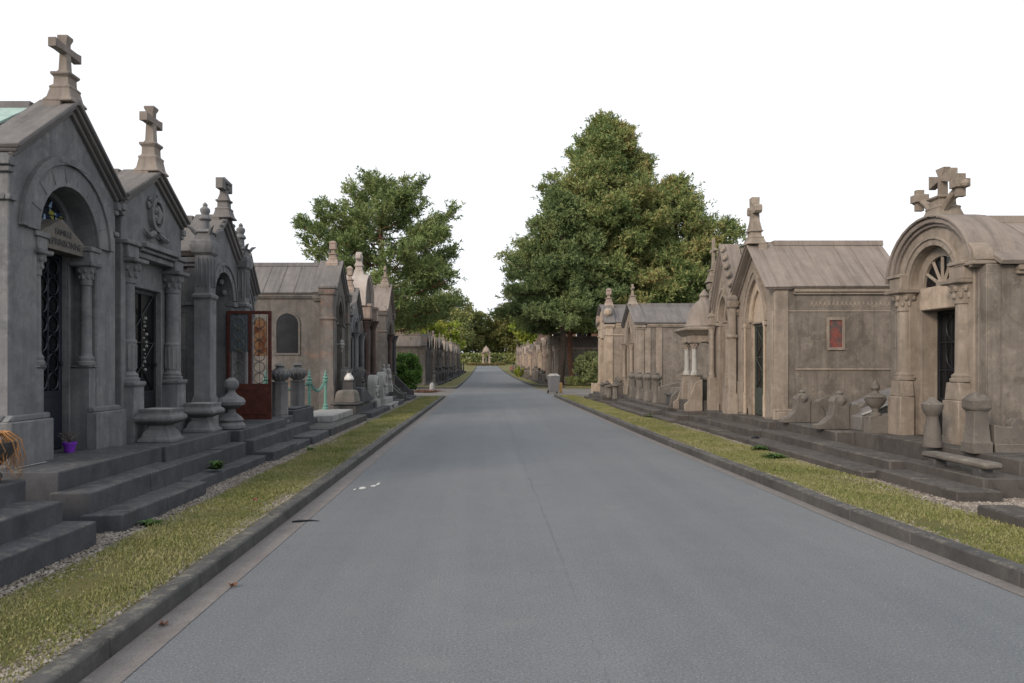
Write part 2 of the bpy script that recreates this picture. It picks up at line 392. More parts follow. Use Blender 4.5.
m = MB(); m.box(-34, kl(FL)-.15, FL-.14, FL-.005, -.1, .112); tag(m.build('kerb', 'kerb_stone', bevel=.015), kind='structure')
strip('gutter', 'gutter', lambda y: kl(y)+.001, lambda y: kl(y)+.215, ysub(-5, EL), .004)
strip('gutter', 'gutter', lambda y: kr(y)-.15, lambda y: kr(y)-.001, ysub(-5, ER), .004)

# grass blades, pebbles along the verges
def blades(name, x0f, x1f, y0, y1, n, h=.035, mat='grass_blade', z=.1):
    y = y0+(y1-y0)*rng.random(n)**1.7
    a = np.array([x0f(v) for v in y]); b = np.array([x1f(v) for v in y]); x = a+(b-a)*rng.random(n)
    # patchy: fewer where a slow wave is low
    k = np.sin(x*5.1+y*1.3)+np.sin(y*2.7-x*3.3)+np.sin(y*.9+x*7.)+rng.normal(0, .9, n) > -1.25
    x, y = x[k], y[k]; n = len(x); hh = h*rng.uniform(.4, 1.3, n)*(1+.35*np.sin(x*4+y*2)); w = rng.uniform(.003, .007, n)*(1+y*.06)
    t = rng.random(n)*2*PI; lean = rng.normal(0, .5, (n, 2))*hh[:, None]
    dx, dy = np.cos(t)*w, np.sin(t)*w; zz = np.full(n, z)
    V = np.stack([np.stack([x-dx, y-dy, zz-.004], 1), np.stack([x+dx, y+dy, zz-.004], 1),
                  np.stack([x+dx*.3+lean[:, 0], y+dy*.3+lean[:, 1], zz+hh], 1), np.stack([x-dx*.3+lean[:, 0], y-dy*.3+lean[:, 1], zz+hh], 1)], 1)
    return tag(quads(name, V, mat), kind='stuff')
blades('grass', lambda y: -3.12, lambda y: kl(y)-.17, 3.4, 36, 120000, .022)
blades('grass', lambda y: kr(y)+.17, lambda y: lerp_tab([(6,5.05),(10,5.0),(20,4.8),(36,4.55)], y), 4.5, 38, 110000, .022)
def pebbles(name, fx, y0, y1, n, r=.011, pw=1.5):
    y = y0+(y1-y0)*rng.random(n)**pw; x = fx(y, n); s = r*rng.uniform(.5, 1.5, n); 
    V = []
    base = np.array([[1,0,0],[0,1,0],[-1,0,0],[0,-1,0],[0,0,1]], float)
    t = rng.random(n)*2*PI; c, sn = np.cos(t), np.sin(t)
    m = MB(); zz = rng.uniform(.096, .104, n)
    P = np.zeros((n, 5, 3))
    for i, (bx, by, bz) in enumerate(base):
        q = rng.uniform(.6, 1.3, n); ax, ay = bx*1.35*q, by*q
        P[:, i, 0] = x+(ax*c-ay*sn)*s; P[:, i, 1] = y+(ax*sn+ay*c)*s; P[:, i, 2] = zz+bz*s*.8
    me = bpy.data.meshes.new(name)
    F = []; tri = [(0,1,4),(1,2,4),(2,3,4),(3,0,4)]
    idx = (np.arange(n)[:, None, None]*5+np.array(tri)[None]).reshape(-1, 3)
    me.from_pydata(P.reshape(-1, 3).tolist(), [], idx.tolist()); me.materials.append(M['pebble'])
    o = bpy.data.objects.new(name, me); COL.objects.link(o); return tag(o, kind='stuff')
pebbles('pebbles', lambda y, n: -3.30+rng.normal(0, .14, n), 4.0, 20, 12000)
def near_kerb(y, n): return np.array([kl(v) for v in y])-.16-np.abs(rng.normal(0, .09, n))
pebbles('pebbles', near_kerb, 3.3, 20, 7000)
pebbles('pebbles', lambda y, n: np.array([lerp_tab([(6,5.08),(10,5.03),(20,4.82),(36,4.56)], v) for v in y])+rng.normal(0, .12, n), 6.0, 30, 9000)
pebbles('pebbles', lambda y, n: np.array([kr(v) for v in y])+.17+np.abs(rng.normal(0, .05, n)), 5.0, 25, 3000)
pebbles('pebbles', lambda y, n: rng.uniform(5.1, 6.4, n), 7.4, 8.5, 3500, .013, 1.)
pebbles('pebbles', lambda y, n: rng.uniform(kl(5)+.02, kr(5)-.05, n), 3.4, 14, 500, .004, 1.2).location.z = -.098
# ------------------------------------------------------------------ architecture helpers
def arch_pts(a, zs, kind='round', n=14, xc=0.):
    """opening outline from the right springing over the top to the left springing"""
    if kind == 'round': return [(xc+a*math.cos(PI*i/n), zs+a*math.sin(PI*i/n)) for i in range(n+1)]
    if kind == 'flat': return [(xc+a, zs), (xc-a, zs)]
    k = 1.45; Rr = a*2*k/1.45*.95; c = a-Rr; top = math.acos(-c/Rr if Rr else 0)   # pointed: two arcs
    h = n//2; p = [(c+Rr*math.cos(top*i/h), zs+Rr*math.sin(top*i/h)) for i in range(h+1)]
    return [(xc+x, z) for x, z in p]+[(xc-x, z) for x, z in reversed(p[:-1])]
def arch_h(a, kind): return max(z for _, z in arch_pts(a, 0, kind))
def top_line(kind, w, eave, peak):
    h = w/2
    if kind == 'gable': return [(-h, eave), (0, peak), (h, eave)]
    if kind == 'hood': return [(-h*math.cos(PI*i/16), eave+(peak-eave)*math.sin(PI*i/16)) for i in range(17)]
    if kind == 'curve':   # concave-convex bell gable
        return [(-h, eave), (-h*.86, eave+(peak-eave)*.30), (-h*.62, eave+(peak-eave)*.58), (-h*.34, eave+(peak-eave)*.83), (0, peak),
                (h*.34, eave+(peak-eave)*.83), (h*.62, eave+(peak-eave)*.58), (h*.86, eave+(peak-eave)*.30), (h, eave)]
    if kind == 'flat': return [(-h, eave), (h, eave)]
def offset_line(pts, d):
    out = []
    for i, p in enumerate(pts):
        a = Vector(pts[max(i-1, 0)]); b = Vector(p); c = Vector(pts[min(i+1, len(pts)-1)])
        d1 = (b-a).normalized() if i > 0 else (c-b).normalized(); d2 = (c-b).normalized() if i < len(pts)-1 else d1
        n1 = Vector((-d1.y, d1.x)); n2 = Vector((-d2.y, d2.x)); n = (n1+n2).normalized(); k = d/max(.35, n.dot(n1))
        out.append((b.x+n.x*k, b.y+n.y*k))
    return out
def band(line, d0, d1): return offset_line(line, d1)+list(reversed(offset_line(line, d0)))

def column(parent, x, y, z0, z1, r, mat, capmat=None, cap=1., fluted=False):
    m = MB(); ch = .26*cap*(r/.075)**.5; zb = z0; zt = z1-ch
    m.lathe(x, y, [(r*1.55, zb), (r*1.6, zb+.04), (r*1.35, zb+.055), (r*1.42, zb+.085), (r*1.05, zb+.12), (r, zb+.15), (r*.97, (zb+zt)/2), (r*.9, zt-.03), (r*1.08, zt-.02), (r*1.08, zt)], 16)
    if fluted:
        hz = z0+(zt-z0)*.38; m.lathe(x, y, [(r*1.12, z0+.15), (r*1.12, hz), (r*1.2, hz+.01), (r*1.2, hz+.035), (r, hz+.05)], 16)
        for i in range(12):
            a = 2*PI*i/12; m.tube([(x+r*1.12*math.cos(a), y+r*1.12*math.sin(a), z0+.17), (x+r*1.12*math.cos(a), y+r*1.12*math.sin(a), hz-.02)], r*.13, 4)
    c = m.build('column', mat, parent)
    m = MB(); m.lathe(x, y, [(r*1.05, zt+.001), (r*1.05, zt+.02), (r*1.15, zt+ch*.3), (r*1.7, zt+ch*.72), (r*1.8, zt+ch*.78)], 14)
    for i in range(8):
        a = 2*PI*i/8+.39; m.ball((x+r*1.42*math.cos(a), y+r*1.42*math.sin(a), zt+ch*.60), r*.36, 7, sz=1.3)
        m.ball((x+r*1.15*math.cos(a+.39), y+r*1.15*math.sin(a+.39), zt+ch*.3), r*.30, 6, sz=1.6)
    m.sq(x, y, [(r*1.75, zt+ch*.80), (r*2.0, zt+ch*.86), (r*2.05, z1)])
    m.build('capital', capmat or mat, c, bevel=.004)
    return c

def cross(parent, x, y, z0, z1, w, mat, kind='latin', ped=.45, tk=.17, kk=.38):
    """cross with its moulded pedestal; arms along x"""
    m = MB(); H = z1-z0; zp = z0+H*ped; t = w*tk
    k = w*kk
    m.box(x-k*1.14, x+k*1.14, max(y-k*1.1, .004), y+k*1.1, z0-.22, z0+.004)
    m.sq(x, y, [(k*1.15, z0-.0), (k*1.15, z0+.02), (k*.95, z0+.06), (k*.80, z0+(zp-z0)*.45), (k*.86, z0+(zp-z0)*.52), (k*.62, z0+(zp-z0)*.60), (k*.60, z0+(zp-z0)*.85), (k*.78, zp-.03), (k*.78, zp)])
    c = m.build('cross_pedestal', mat, parent, bevel=.008)
    m = MB(); ht = z1-zp; za = zp+ht*.62; a = w/2
    if kind == 'latin':
        m.sq(x, y, [(t*.85, zp), (t*.6, zp+.04), (t*.5, za), (t*.5, z1-.08), (t*.72, z1-.03), (t*.72, z1)])
        m.plate([(x-a, za-t*.62), (x-a, za+t*.62), (x-a*.62, za+t*.5), (x+a*.62, za+t*.5), (x+a, za+t*.62), (x+a, za-t*.62), (x+a*.62, za-t*.5), (x-a*.62, za-t*.5)], y-t*.56, y+t*.56)
    elif kind == 'flared':
        f = t*1.15; s_ = t*.42
        m.plate([(x-s_*1.2, zp), (x-s_, za-s_), (x-a, za-f), (x-a, za+f), (x-s_, za+s_), (x-f, z1), (x+f, z1), (x+s_, za+s_), (x+a, za+f), (x+a, za-f), (x+s_, za-s_), (x+s_*1.2, zp)], y-t*.6, y+t*.6)
        m.lathe(x, y, [(s_*1.2, zp-.02), (s_*1.2, zp+.05)], 8)
    elif kind == 'celtic':
        m.sq(x, y, [(t*.75, zp), (t*.5, zp+.1), (t*.48, za), (t*.5, z1-.16), (t*.85, z1-.14), (t*.85, z1-.10), (.012, z1)])
        m.plate([(x-a, za-t*.75), (x-a, za+t*.75), (x+a, za+t*.75), (x+a, za-t*.75)], y-t*.5, y+t*.5)
        m.box(x-t*.5, x+t*.5, y-t*.7, y+t*.7, za-t*.5, za+t*.5)
    elif kind == 'finial':
        m.sq(x, y, [(t*.8, zp), (t*.7, zp+ht*.25), (t*1.3, zp+ht*.32), (t*1.3, zp+ht*.75), (t*1.5, zp+ht*.8), (t*1.1, zp+ht*.92), (.02, z1)])
    else:  # knob cross: short arms with round ends
        m.sq(x, y, [(t*.8, zp), (t*.55, zp+ht*.3), (t*.5, za), (t*.55, z1-.02), (t*.5, z1)])
        for sx in (-1, 1): m.plate([(x, za-t*.45), (x, za+t*.45), (x+sx*a*.8, za+t*.6), (x+sx*a, za+t*.3), (x+sx*a, za-t*.3), (x+sx*a*.8, za-t*.6)][::sx], y-t*.5, y+t*.5)
        m.ball((x, y, za), t*.85, 8)
    m.build('cross', mat, c, bevel=.006)
    return c

def pinnacle(parent, x, y, z0, z1, w, mat, style='knob'):
    m = MB(); H = z1-z0
    if style == 'knob':
        m.sq(x, y, [(w*.62, z0), (w*.62, z0+.05), (w*.5, z0+.07), (w*.46, z0+H*.25), (w*.58, z0+H*.28), (w*.3, z0+H*.36)])
        for sx in (-1, 1):
            for sy in (-1, 1): m.tube([(x+sx*w*.42, y+sy*w*.42, z0+H*.24), (x+sx*w*.62, y+sy*w*.62, z0+H*.36), (x+sx*w*.82, y+sy*w*.82, z0+H*.40)], [w*.14, w*.11, w*.03], 5)
        m.lathe(x, y, [(w*.28, z0+H*.34), (w*.24, z0+H*.55), (w*.38, z0+H*.60), (w*.34, z0+H*.64), (w*.20, z0+H*.70), (w*.30, z0+H*.78), (w*.30, z0+H*.84), (w*.12, z0+H*.90), (w*.16, z0+H*.94), (.01, z1)], 12)
    elif style == 'pyramid':
        m.sq(x, y, [(w*.55, z0), (w*.66, z0+.03), (w*.66, z0+.09), (w*.52, z0+.12), (.02, z1)])
    elif style == 'ball':
        m.sq(x, y, [(w*.6, z0), (w*.6, z0+.05), (w*.35, z0+.09), (w*.2, z0+H*.45)]); m.ball((x, y, z0+H*.68), H*.30, 10)
    return m.build('pinnacle', mat, parent, bevel=.005)

def grille_door(parent, xc, hw, z0, z1, y, mat, style, glassmat='glass_dark', solid=0.30):
    """door leaf: frame, solid lower panel, glass and an iron lattice"""
    d = MB(); fw = .05
    zs = z0+(z1-z0)*solid
    d.plate([(xc-hw, z0), (xc+hw, z0), (xc+hw, z1), (xc-hw, z1)], y, y+.04, [[(xc-hw+fw, zs), (xc-hw+fw, z1-fw), (xc+hw-fw, z1-fw), (xc+hw-fw, zs)]])
    d.box(xc-hw+.08, xc+hw-.08, y-.012, y+.01, z0+.08, zs-.07)
    o = d.build('door', mat, parent, bevel=.004)
    p = MB(); p.box(xc-hw+fw-.005, xc+hw-fw+.005, y+.028, y+.036, zs-.005, z1-fw+.005); p.build('pane', glassmat, o)
    l = MB(); x0, x1, a0, a1 = xc-hw+fw, xc+hw-fw, zs, z1-fw; W_ = x1-x0
    if style == 'rings':
        nx = 3; rr = W_/nx/2*.92; nz = int((a1-a0)/(rr*2.1))
        for i in range(nx):
            for j in range(nz):
                cx, cz = x0+W_*(i+.5)/nx, a0+(a1-a0)*(j+.5)/nz
                l.tube([(cx+rr*math.cos(2*PI*k/10), y+.012, cz+rr*math.sin(2*PI*k/10)) for k in range(11)], .009, 4)
        for i in range(nx+1): l.box(x0+W_*i/nx-.012, x0+W_*i/nx+.012, y+.003, y+.022, a0, a1)
    elif style == 'lattice':
        n = 4; hgt = W_*1.0; k = int((a1-a0)/hgt)+1
        for j in range(k):
            zb = a0+j*(a1-a0)/k; zt = zb+(a1-a0)/k
            l.tube([(x0, y+.012, zb), (x1, y+.012, zt)], .009, 4); l.tube([(x1, y+.016, zb), (x0, y+.016, zt)], .009, 4); l.box(x0, x1, y+.004, y+.02, zt-.008, zt+.008)
        l.box(xc-.01, xc+.01, y+.002, y+.024, a0, a1)
    else:
        for i in range(1, 5): xx = x0+W_*i/5; l.tube([(xx, y+.012, a0), (xx, y+.012, a1)], .008, 5)
        for t in (.33, .66): zz = a0+(a1-a0)*t; l.box(x0, x1, y+.004, y+.02, zz-.012, zz+.012)
        for t in (.16, .5, .83):
            zz = a0+(a1-a0)*t; l.tube([(xc+W_*.28*math.cos(2*PI*k/12), y+.012, zz+W_*.28*math.sin(2*PI*k/12)) for k in range(13)], .008, 4)
    l.build('grille', mat, o)
    h = MB(); h.lathe(xc+hw-.07, y-.03, [(.012, z0+.95), (.02, z0+.96), (.02, z0+1.0), (.012, z0+1.01)], 8); h.box(xc+hw-.08, xc+hw-.06, y-.025, y, z0+.965, z0+.985); h.build('handle', 'iron_dark', o)
    return o

def chapel(X, C, w, dep, pz, eave, peak, label, wall='blue_wall', front='blue_stone', roof='roof_grey', top='gable',
           arch='round', a=.45, spring=3.0, ring=.2, dw=.32, dz=2.8, door=('rings', 'iron_blue'), tymp='blue_glass', lintel=True,
           cols=(), piers=(), crs=None, steps=(), stepmat='step_stone', t=.30, cop=.07, coped=.40, strings=(), plinth=None, sidewin=None,
           detail=2, rel_roof=-.03, open_door=False, frieze=True, name='tomb_chapel', group='tomb chapels along the avenue', ty=None, sth=.085, ext=.04, crk={}, sidestr=True, bw=None, pin=None, surmat=None, seams=0, rooftop=None, winf=.74, cfront=-.09, gz=0., cat='tomb chapel', ridge=True, kneel=True, imposts=True):
    left = X < 0; s = -1 if left else 1
    root = empty(name, (X, C, gz), PI/2 if left else -PI/2, label, cat, group)
    wx = (lambda y: y-C) if left else (lambda y: C-y)           # world y -> local x
    wy = (lambda x: X-x) if left else (lambda x: x-X)           # world x -> local y
    h = w/2; line = top_line(top, w, eave, peak)
    B = .012 if detail > 1 else 0
    # walls (hollow)
    bw = bw or w; wi = bw/2-.03
    tw = .02 if bw > w+.05 else t
    m = MB(); m.box(-wi, -wi+.16, tw, dep, 0, eave+.02); m.box(wi-.16, wi, tw, dep, 0, eave+.02); m.box(-wi+.16, wi-.16, dep-.16, dep, 0, eave+.02)
    bl = offset_line(top_line(rooftop or (top if top != 'curve' else 'gable'), bw-.1, eave-.02, peak-.08), -.02)
    m.plate([(bl[0][0], eave-.1)]+bl+[(bl[-1][0], eave-.1)], dep-.15, dep-.004)
    m.box(-wi+.16, wi-.16, t+.02, dep-.16, pz-.05, pz+.01)
    if bw > w+.05:
        for sx in (-1, 1): m.box(sx*(h+.003), sx*(wi-.16), tw, t+.14, 0, eave+.02)
    wallo = m.build('wall', wall, root, bevel=B)
    # facade with its doorway cut out
    ap = arch_pts(a, spring, arch)
    m = MB(); m.plate([(-h, .02)]+list(line)+[(h, .02), (a, .02)]+ap+[(-a, .02)], 0, t)
    fac = m.build('facade', front, root, bevel=B)
    # projecting archivolt
    if ring and arch != 'flat':
        ao = arch_pts(a+ring, spring, arch); ai = arch_pts(a+.002, spring, arch)
        m = MB(); m.plate(ao+list(reversed(ai)), -.035, 0.004); am = arch_pts(a+ring*.72, spring, arch)
        m.plate(ao+list(reversed(am)), -.06, -.03)
        if detail > 1 and arch == 'round':
            for i in range(1, 9):
                th = PI*i/9; c_, s_ = math.cos(th), math.sin(th); r0, r1 = a+ring*.12, a+ring*.62
                q = .008; m.plate([(c_*r0-s_*q, spring+s_*r0+c_*q), (c_*r1-s_*q, spring+s_*r1+c_*q), (c_*r1+s_*q, spring+s_*r1-c_*q), (c_*r0+s_*q, spring+s_*r0-c_*q)], -.043, -.03)
        m.build('archivolt', front, fac, bevel=.006 if detail > 1 else 0)
        if imposts:
            for sx in (-1, 1): m = MB(); m.box(sx*(a-.02), sx*(a+ring+.04), -.05, .1, spring-.10, spring-.02); m.build('impost', front, fac, bevel=.006)
    # inner surround with door opening and window over it
    ty = t-.02 if ty is None else ty; e_ = .06 if ty >= t-.03 else -.003; ai = arch_pts(a+e_, spring, arch)
    outer = [(-a-e_, pz), ] + [(-a-e_, spring)] + list(reversed(ai))[1:-1] + [(a+e_, spring), (a+e_, pz), (dw, pz), (dw, dz), (-dw, dz), (-dw, pz)]
    holes = []; ah = arch_h(a, arch)
    if tymp != 'solid' and arch != 'flat':
        zb = dz+(.34 if lintel else .12); zz = max(spring, zb); aw = a*winf
        if arch == 'round' and zb < spring: wp = [(aw, zb)]+arch_pts(aw, spring, arch)+[(-aw, zb)]
        else: wp = [(x, z) for x, z in arch_pts(aw, spring, arch) if z > zb+.02]; wp = [(wp[0][0], zb)]+wp+[(wp[-1][0], zb)]
        holes = [wp]
    m = MB(); m.plate(outer, ty+.003, ty+sth, holes)
    sur = m.build('door_surround', surmat or front, root, bevel=.006 if detail > 1 else 0)
    if holes:
        m = MB(); m.plate(holes[0], ty+.055, ty+.062); win = m.build('window', {'blue_glass': 'glass_blue', 'dark': 'glass_dark', 'spokes': 'glass_dark', 'tracery': 'glass_dark'}.get(tymp, 'glass_dark'), sur)
        m = MB(); zb = holes[0][0][1]; aw = a*winf; zt = spring+arch_h(aw, arch)
        if tymp == 'spokes':
            for i in range(1, 6):
                th = PI*i/6; m.tube([(0, ty+.04, zb), (aw*1.02*math.cos(th), ty+.04, zb+(zt-zb)*1.0*math.sin(th))], .03, 4)
            m.lathe(0, ty+.04, [(.09, zb-.03), (.09, zb+.1)], 10)
        elif tymp == 'tracery':
            m.tube([(0, ty+.04, zb), (0, ty+.04, zb+(zt-zb)*.55)], .025, 4)
            for sx in (-1, 1): m.tube([(sx*aw*.5+aw*.48*math.cos(PI*k/8), ty+.04, zb+(zt-zb)*.25+aw*.6*math.sin(PI*k/8)) for k in range(9)], .022, 4)
            m.tube([(aw*.3*math.cos(2*PI*k/10), ty+.04, zb+(zt-zb)*.68+aw*.3*math.sin(2*PI*k/10)) for k in range(11)], .02, 4)
        else:
            for i in (-1, 0, 1): m.box(i*aw*.45-.006, i*aw*.45+.006, ty+.045, ty+.055, zb, zt-.06-abs(i)*aw*.25)
            for k in (1, 2): m.box(-aw*.9, aw*.9, ty+.045, ty+.055, zb+(zt-zb)*.27*k-.005, zb+(zt-zb)*.27*k+.005)
        m.build('tracery', front if tymp in ('spokes', 'tracery') else 'iron_dark', win)
    if open_door:
        pass
    else:
        grille_door(root, 0, dw-.003, pz+.02, dz-.003, ty+max(.05, sth-.05), door[1], door[0])
    # moulded frame round the door
    if detail > 1:
        m = MB(); q = .05
        m.plate([(-dw-q, pz+.01), (-dw-q, dz+q), (dw+q, dz+q), (dw+q, pz+.01), (dw+.008, pz+.01), (dw+.008, dz+.008), (-dw-.008, dz+.008), (-dw-.008, pz+.01)], ty-.02, ty+.004)
        m.build('door_moulding', front, sur, bevel=.005)
    # gable coping
    if top != 'flat':
        dz_ = line[0][1]
        m = MB()
        d1 = (Vector(line[1])-Vector(line[0])).normalized()
        L = [(line[0][0]-d1.x*ext, line[0][1]-d1.y*ext)]+list(line[1:-1])+[(line[-1][0]+d1.x*ext, line[-1][1]-d1.y*ext)]
        m.plate(band(L, .004, cop), cfront, coped); m.plate(band(L, cop+.0, cop+.045), cfront-.035, coped-.02); m.plate(band(L, -.045, .006), -.045, .01)
        m.build('gable_coping', roof if detail else front, fac, bevel=.01 if detail > 1 else 0)
        if kneel:
            for sx in (-1, 1):
                xk = sx*(h-.02); m = MB()
                m.box(xk-sx*.02, xk+sx*.085, -.05, coped-.02, eave-.13, eave-.04); m.box(xk-sx*.02, xk+sx*.055, -.03, coped-.04, eave-.19, eave-.128)
                m.build('kneeler', front, fac, bevel=.01)
    # roof slabs behind the parapet
    rl = top_line(rooftop or ('gable' if top == 'curve' else top), bw+.12, eave-.0, peak+rel_roof)
    if top == 'flat': rl = [(-h-.06, eave), (0, eave+.25), (h+.06, eave)]
    m = MB(); m.plate(band(rl, .0, .07), (coped-.03 if top != 'flat' else -.08) if bw <= w+.05 else .14, dep+.06)
    if seams:
        yy = coped+seams
        while yy < dep: m.plate(band(rl, .065, .083), yy, yy+.018); yy += seams*random.uniform(.85, 1.15)
    ro = m.build('roof', roof, root, bevel=B)
    if ridge:
        m = MB(); zt = max(z for _, z in rl)+.07; m.box(-.10, .10, coped, dep+.08, zt-.05, zt+.07, .02); m.build('ridge', roof, ro, bevel=.01)
    # eaves, string courses, plinth
    for sx in (-1, 1):
        m = MB(); m.box(sx*(wi-.01), sx*(wi+.085), t+.1, dep, eave-.07, eave+.0); m.box(sx*(wi-.01), sx*(wi+.05), t+.1, dep, eave-.12, eave-.068)
        m.build('eaves_cornice', front, wallo, bevel=.008)
    if strings:
        for sx in (-1, 1):
            m = MB()
            for z in strings:
                m.box(sx*(wi-.01), sx*(wi+.035), t, dep if sidestr else t+.02, z-.03, z+.03)
                m.box(sx*(a+ring+.06 if arch != 'flat' else a+.1), sx*(h+.03), -.035, .02, z-.028, z+.028); m.box(sx*(h-.01), sx*(h+.03), .02, t, z-.028, z+.028)
            m.build('string_course', front, wallo, bevel=.008)
    if plinth:
        zp, e = plinth
        for sx in (-1, 1):
            m = MB()
            ap_ = a if pin is None else pin; m.box(sx*ap_, sx*(h+e), -e, .05, 0, zp-.06); m.box(sx*(wi-.02), sx*(wi+.03+e), .05 if bw <= w else t, dep+e*.5, 0, zp-.06)
            m.plate([(sx*(ap_+.002), zp-.06), (sx*(h+e), zp-.06), (sx*(h+.003), zp), (sx*(ap_+.002), zp)], -e*.6, .03)
            m.box(sx*(wi-.02), sx*(wi+.03+e*.6), .03 if bw <= w else t, dep, zp-.06, zp)
            m.build('plinth', front, wallo, bevel=.012)
    for cx, cy, z0, z1, r, mt, fl in cols:
        column(root, cx, cy, z0, z1, r, mt, None, fluted=fl)
    for px, py, sz, zt, style, zpin in piers:
        m = MB(); hs = sz/2
        m.sq(px, py, [(hs+.03, 0), (hs+.03, pz+.45), (hs, pz+.5), (hs, zt-.9), (hs+.025, zt-.87), (hs+.025, zt-.82), (hs-.01, zt-.8), (hs-.01, zt-.18), (hs+.03, zt-.14), (hs+.05, zt-.05), (hs+.05, zt)])
        if style == 'knob':
            for i in range(-1, 2):
                for dx, dy in ((i*sz*.27, -hs), (-hs, i*sz*.27), (hs, i*sz*.27)): m.box(px+dx-.015, px+dx+.015, py+dy-.012, py+dy+.012, zt-.7, zt-.22)
        p = m.build('pier', front, root, bevel=.008)
        pinnacle(p, px, py, zt+.001, zpin, sz, roof if style != 'knob' else front, style)
    if crs:
        kind, cw, zt, cy, cmat = crs
        cross(root, 0, cy, peak+.02+cop*.5, zt, cw, cmat, kind, **crk)
    if sidewin:
        x0, x1, z0, z1, kind, gm = sidewin                       # local y range of the near wall
        f = MB(); xm, hw = (x0+x1)/2, (x1-x0)/2
        hole = [(x1, z0)]+([(xm+hw*math.cos(PI*i/12), z1-hw+hw*math.sin(PI*i/12)) for i in range(13)] if kind == 'round' else [(x1, z1), (x0, z1)])+[(x0, z0)]
        oh = [(x1+.06, z0-.06)]+([(xm+(hw+.06)*math.cos(PI*i/12), z1-hw+(hw+.06)*math.sin(PI*i/12)) for i in range(13)] if kind == 'round' else [(x1+.06, z1+.06), (x0-.06, z1+.06)])+[(x0-.06, z0-.06)]
        xa, xb = s*wi, s*(wi+.03)
        f.plate(oh, min(xa, xb), max(xa, xb), [hole], 'yz'); wo = f.build('window', front, wallo, bevel=.006)
        f = MB(); xa, xb = s*(wi+.001), s*(wi+.006); f.plate(hole, min(xa, xb), max(xa, xb), (), 'yz'); f.build('pane', gm, wo)
    # steps and platform
    if steps:
        n = len(steps)
        for i, (y0, y1, xf, zt) in enumerate(steps):
            la, lb = sorted((wx(y0), wx(y1))); yf = wy(xf); yb = wy(steps[i+1][2])+.06 if i < n-1 else min(dep*.9, t+.1)
            zt_ = zt-gz; z0 = -.02-.003*i
            m = MB(); cuts = [la, lb] if i == n-1 or lb-la < 1.6 else [la, la+(lb-la)*random.uniform(.4, .6), lb]
            for q in range(len(cuts)-1): m.box(cuts[q]+.002, cuts[q+1]-.002, yf+random.uniform(-.006, .006), yb, z0, zt_+random.uniform(-.004, .004)+(random.uniform(-.03, .02) if i == 0 and len(cuts) > 2 else 0))
            m.v = [(p[0]+random.uniform(-.007, .007), p[1]+random.uniform(-.010, .010), p[2]+(random.uniform(-.006, .006) if p[2] > z0+.05 else 0)) for p in m.v] if detail > 1 else m.v
            m.build('step' if i < n-1 else 'platform', stepmat, root, bevel=.014, seg=2)
    return root
# ------------------------------------------------------------------ the chapels on the left, from the camera outwards
def add(parent, name, mat, fn, bevel=0.):
    m = MB(); fn(m); return m.build(name, mat, parent, bevel=bevel)

def addp(parent, name, mat, fn, bevel=0.):
    for s in (-1, 1): m = MB(); fn(m, s); m.build(name, mat, parent, bevel=bevel)
# steps of the chapel that stands beside the camera, outside the frame
st = empty('stone_steps', (-3.27, 5.0, 0), 0, 'dark stone steps cut off by the lower left corner, below the dried orange plant', 'steps')
for i, (x, yend, z) in enumerate([(-3.27, 6.22, .30), (-3.52, 6.16, .48), (-3.85, 6.20, .65)]):
    m = MB(); x1 = [-3.56, -3.9, -5.6][i]; m.box(x1-5*0-(-3.27), x-(-3.27), -1.6, yend-5.0, [-.02, -.023, -.026][i], z); m.build('step', 'step_stone', st, bevel=.014, seg=2)

L1 = chapel(-4.6, 8.16, 2.06, 3.0, .63, 3.66, 4.43, 'nearest grey chapel on the left, with purple flower pot at its door',
    a=.57, spring=2.99, ring=.32, dw=.38, dz=2.88, t=.26, imposts=False, sth=.07, winf=.90, plinth=(1.12, .09), pin=.43, strings=(3.23,), roof='roof_grey', cop=.045, coped=.34, ext=.0, rel_roof=-.12, ridge=False,
    steps=[(6.66, 8.66, -3.27, .277), (6.72, 8.78, -3.60, .454), (6.78, 8.92, -3.91, .63)], crs=('latin', .50, 5.23, .04, 'roof_tan'), crk=dict(tk=.165, kk=.28))
addp(L1, 'pedestal', 'blue_stone', lambda m, s: m.box(s*.445, s*.575, .004, .25, .3, 1.58) and m.box(s*.43, s*.60, -.012, .25, 1.58, 1.605), .02)
for s in (-1, 1):
    column(L1, s*.495, .075, 1.605, 2.80, .062, 'blue_stone'); 
    add(L1, 'impost_block', 'blue_stone', lambda m: m.box(s*.42, s*.60, -.02, .25, 2.802, 2.93).box(s*.40, s*.64, -.035, .25, 2.93, 2.985), .008)
lt = add(L1, 'lintel', 'grave_stone', lambda m: m.plate([(-.45, 2.86), (-.45, 3.0), (0, 3.22), (.45, 3.0), (.45, 2.86)], .06, .26), .012)
for body, zz, size in (('FAMILLE', 3.035, .088), ('DEPRINSONNE', 2.915, .105)):
    cu = bpy.data.curves.new('lettering', 'FONT'); cu.body = body; cu.size = size; cu.extrude = .004; cu.align_x = 'CENTER'
    o = bpy.data.objects.new('lettering', cu); me = bpy.data.meshes.new_from_object(o); bpy.data.objects.remove(o); me.materials.clear(); me.materials.append(M['grave_dark'])
    o = bpy.data.objects.new('lettering', me); COL.objects.link(o); o.parent = lt; o.location = (0, .057, zz); o.rotation_euler = (R(90), 0, 0)
# green copper sheets over the rear part of its roof
add(L1, 'copper_sheet', 'copper_roof', lambda m: m.plate(band(top_line('gable', 2.16, 3.66, 4.34), .10, .125), .345, 3.06))
add(L1, 'ridge_stone', 'roof_grey', lambda m: m.box(-.15, .15, .345, 3.1, 4.36, 4.48, .02), .01)

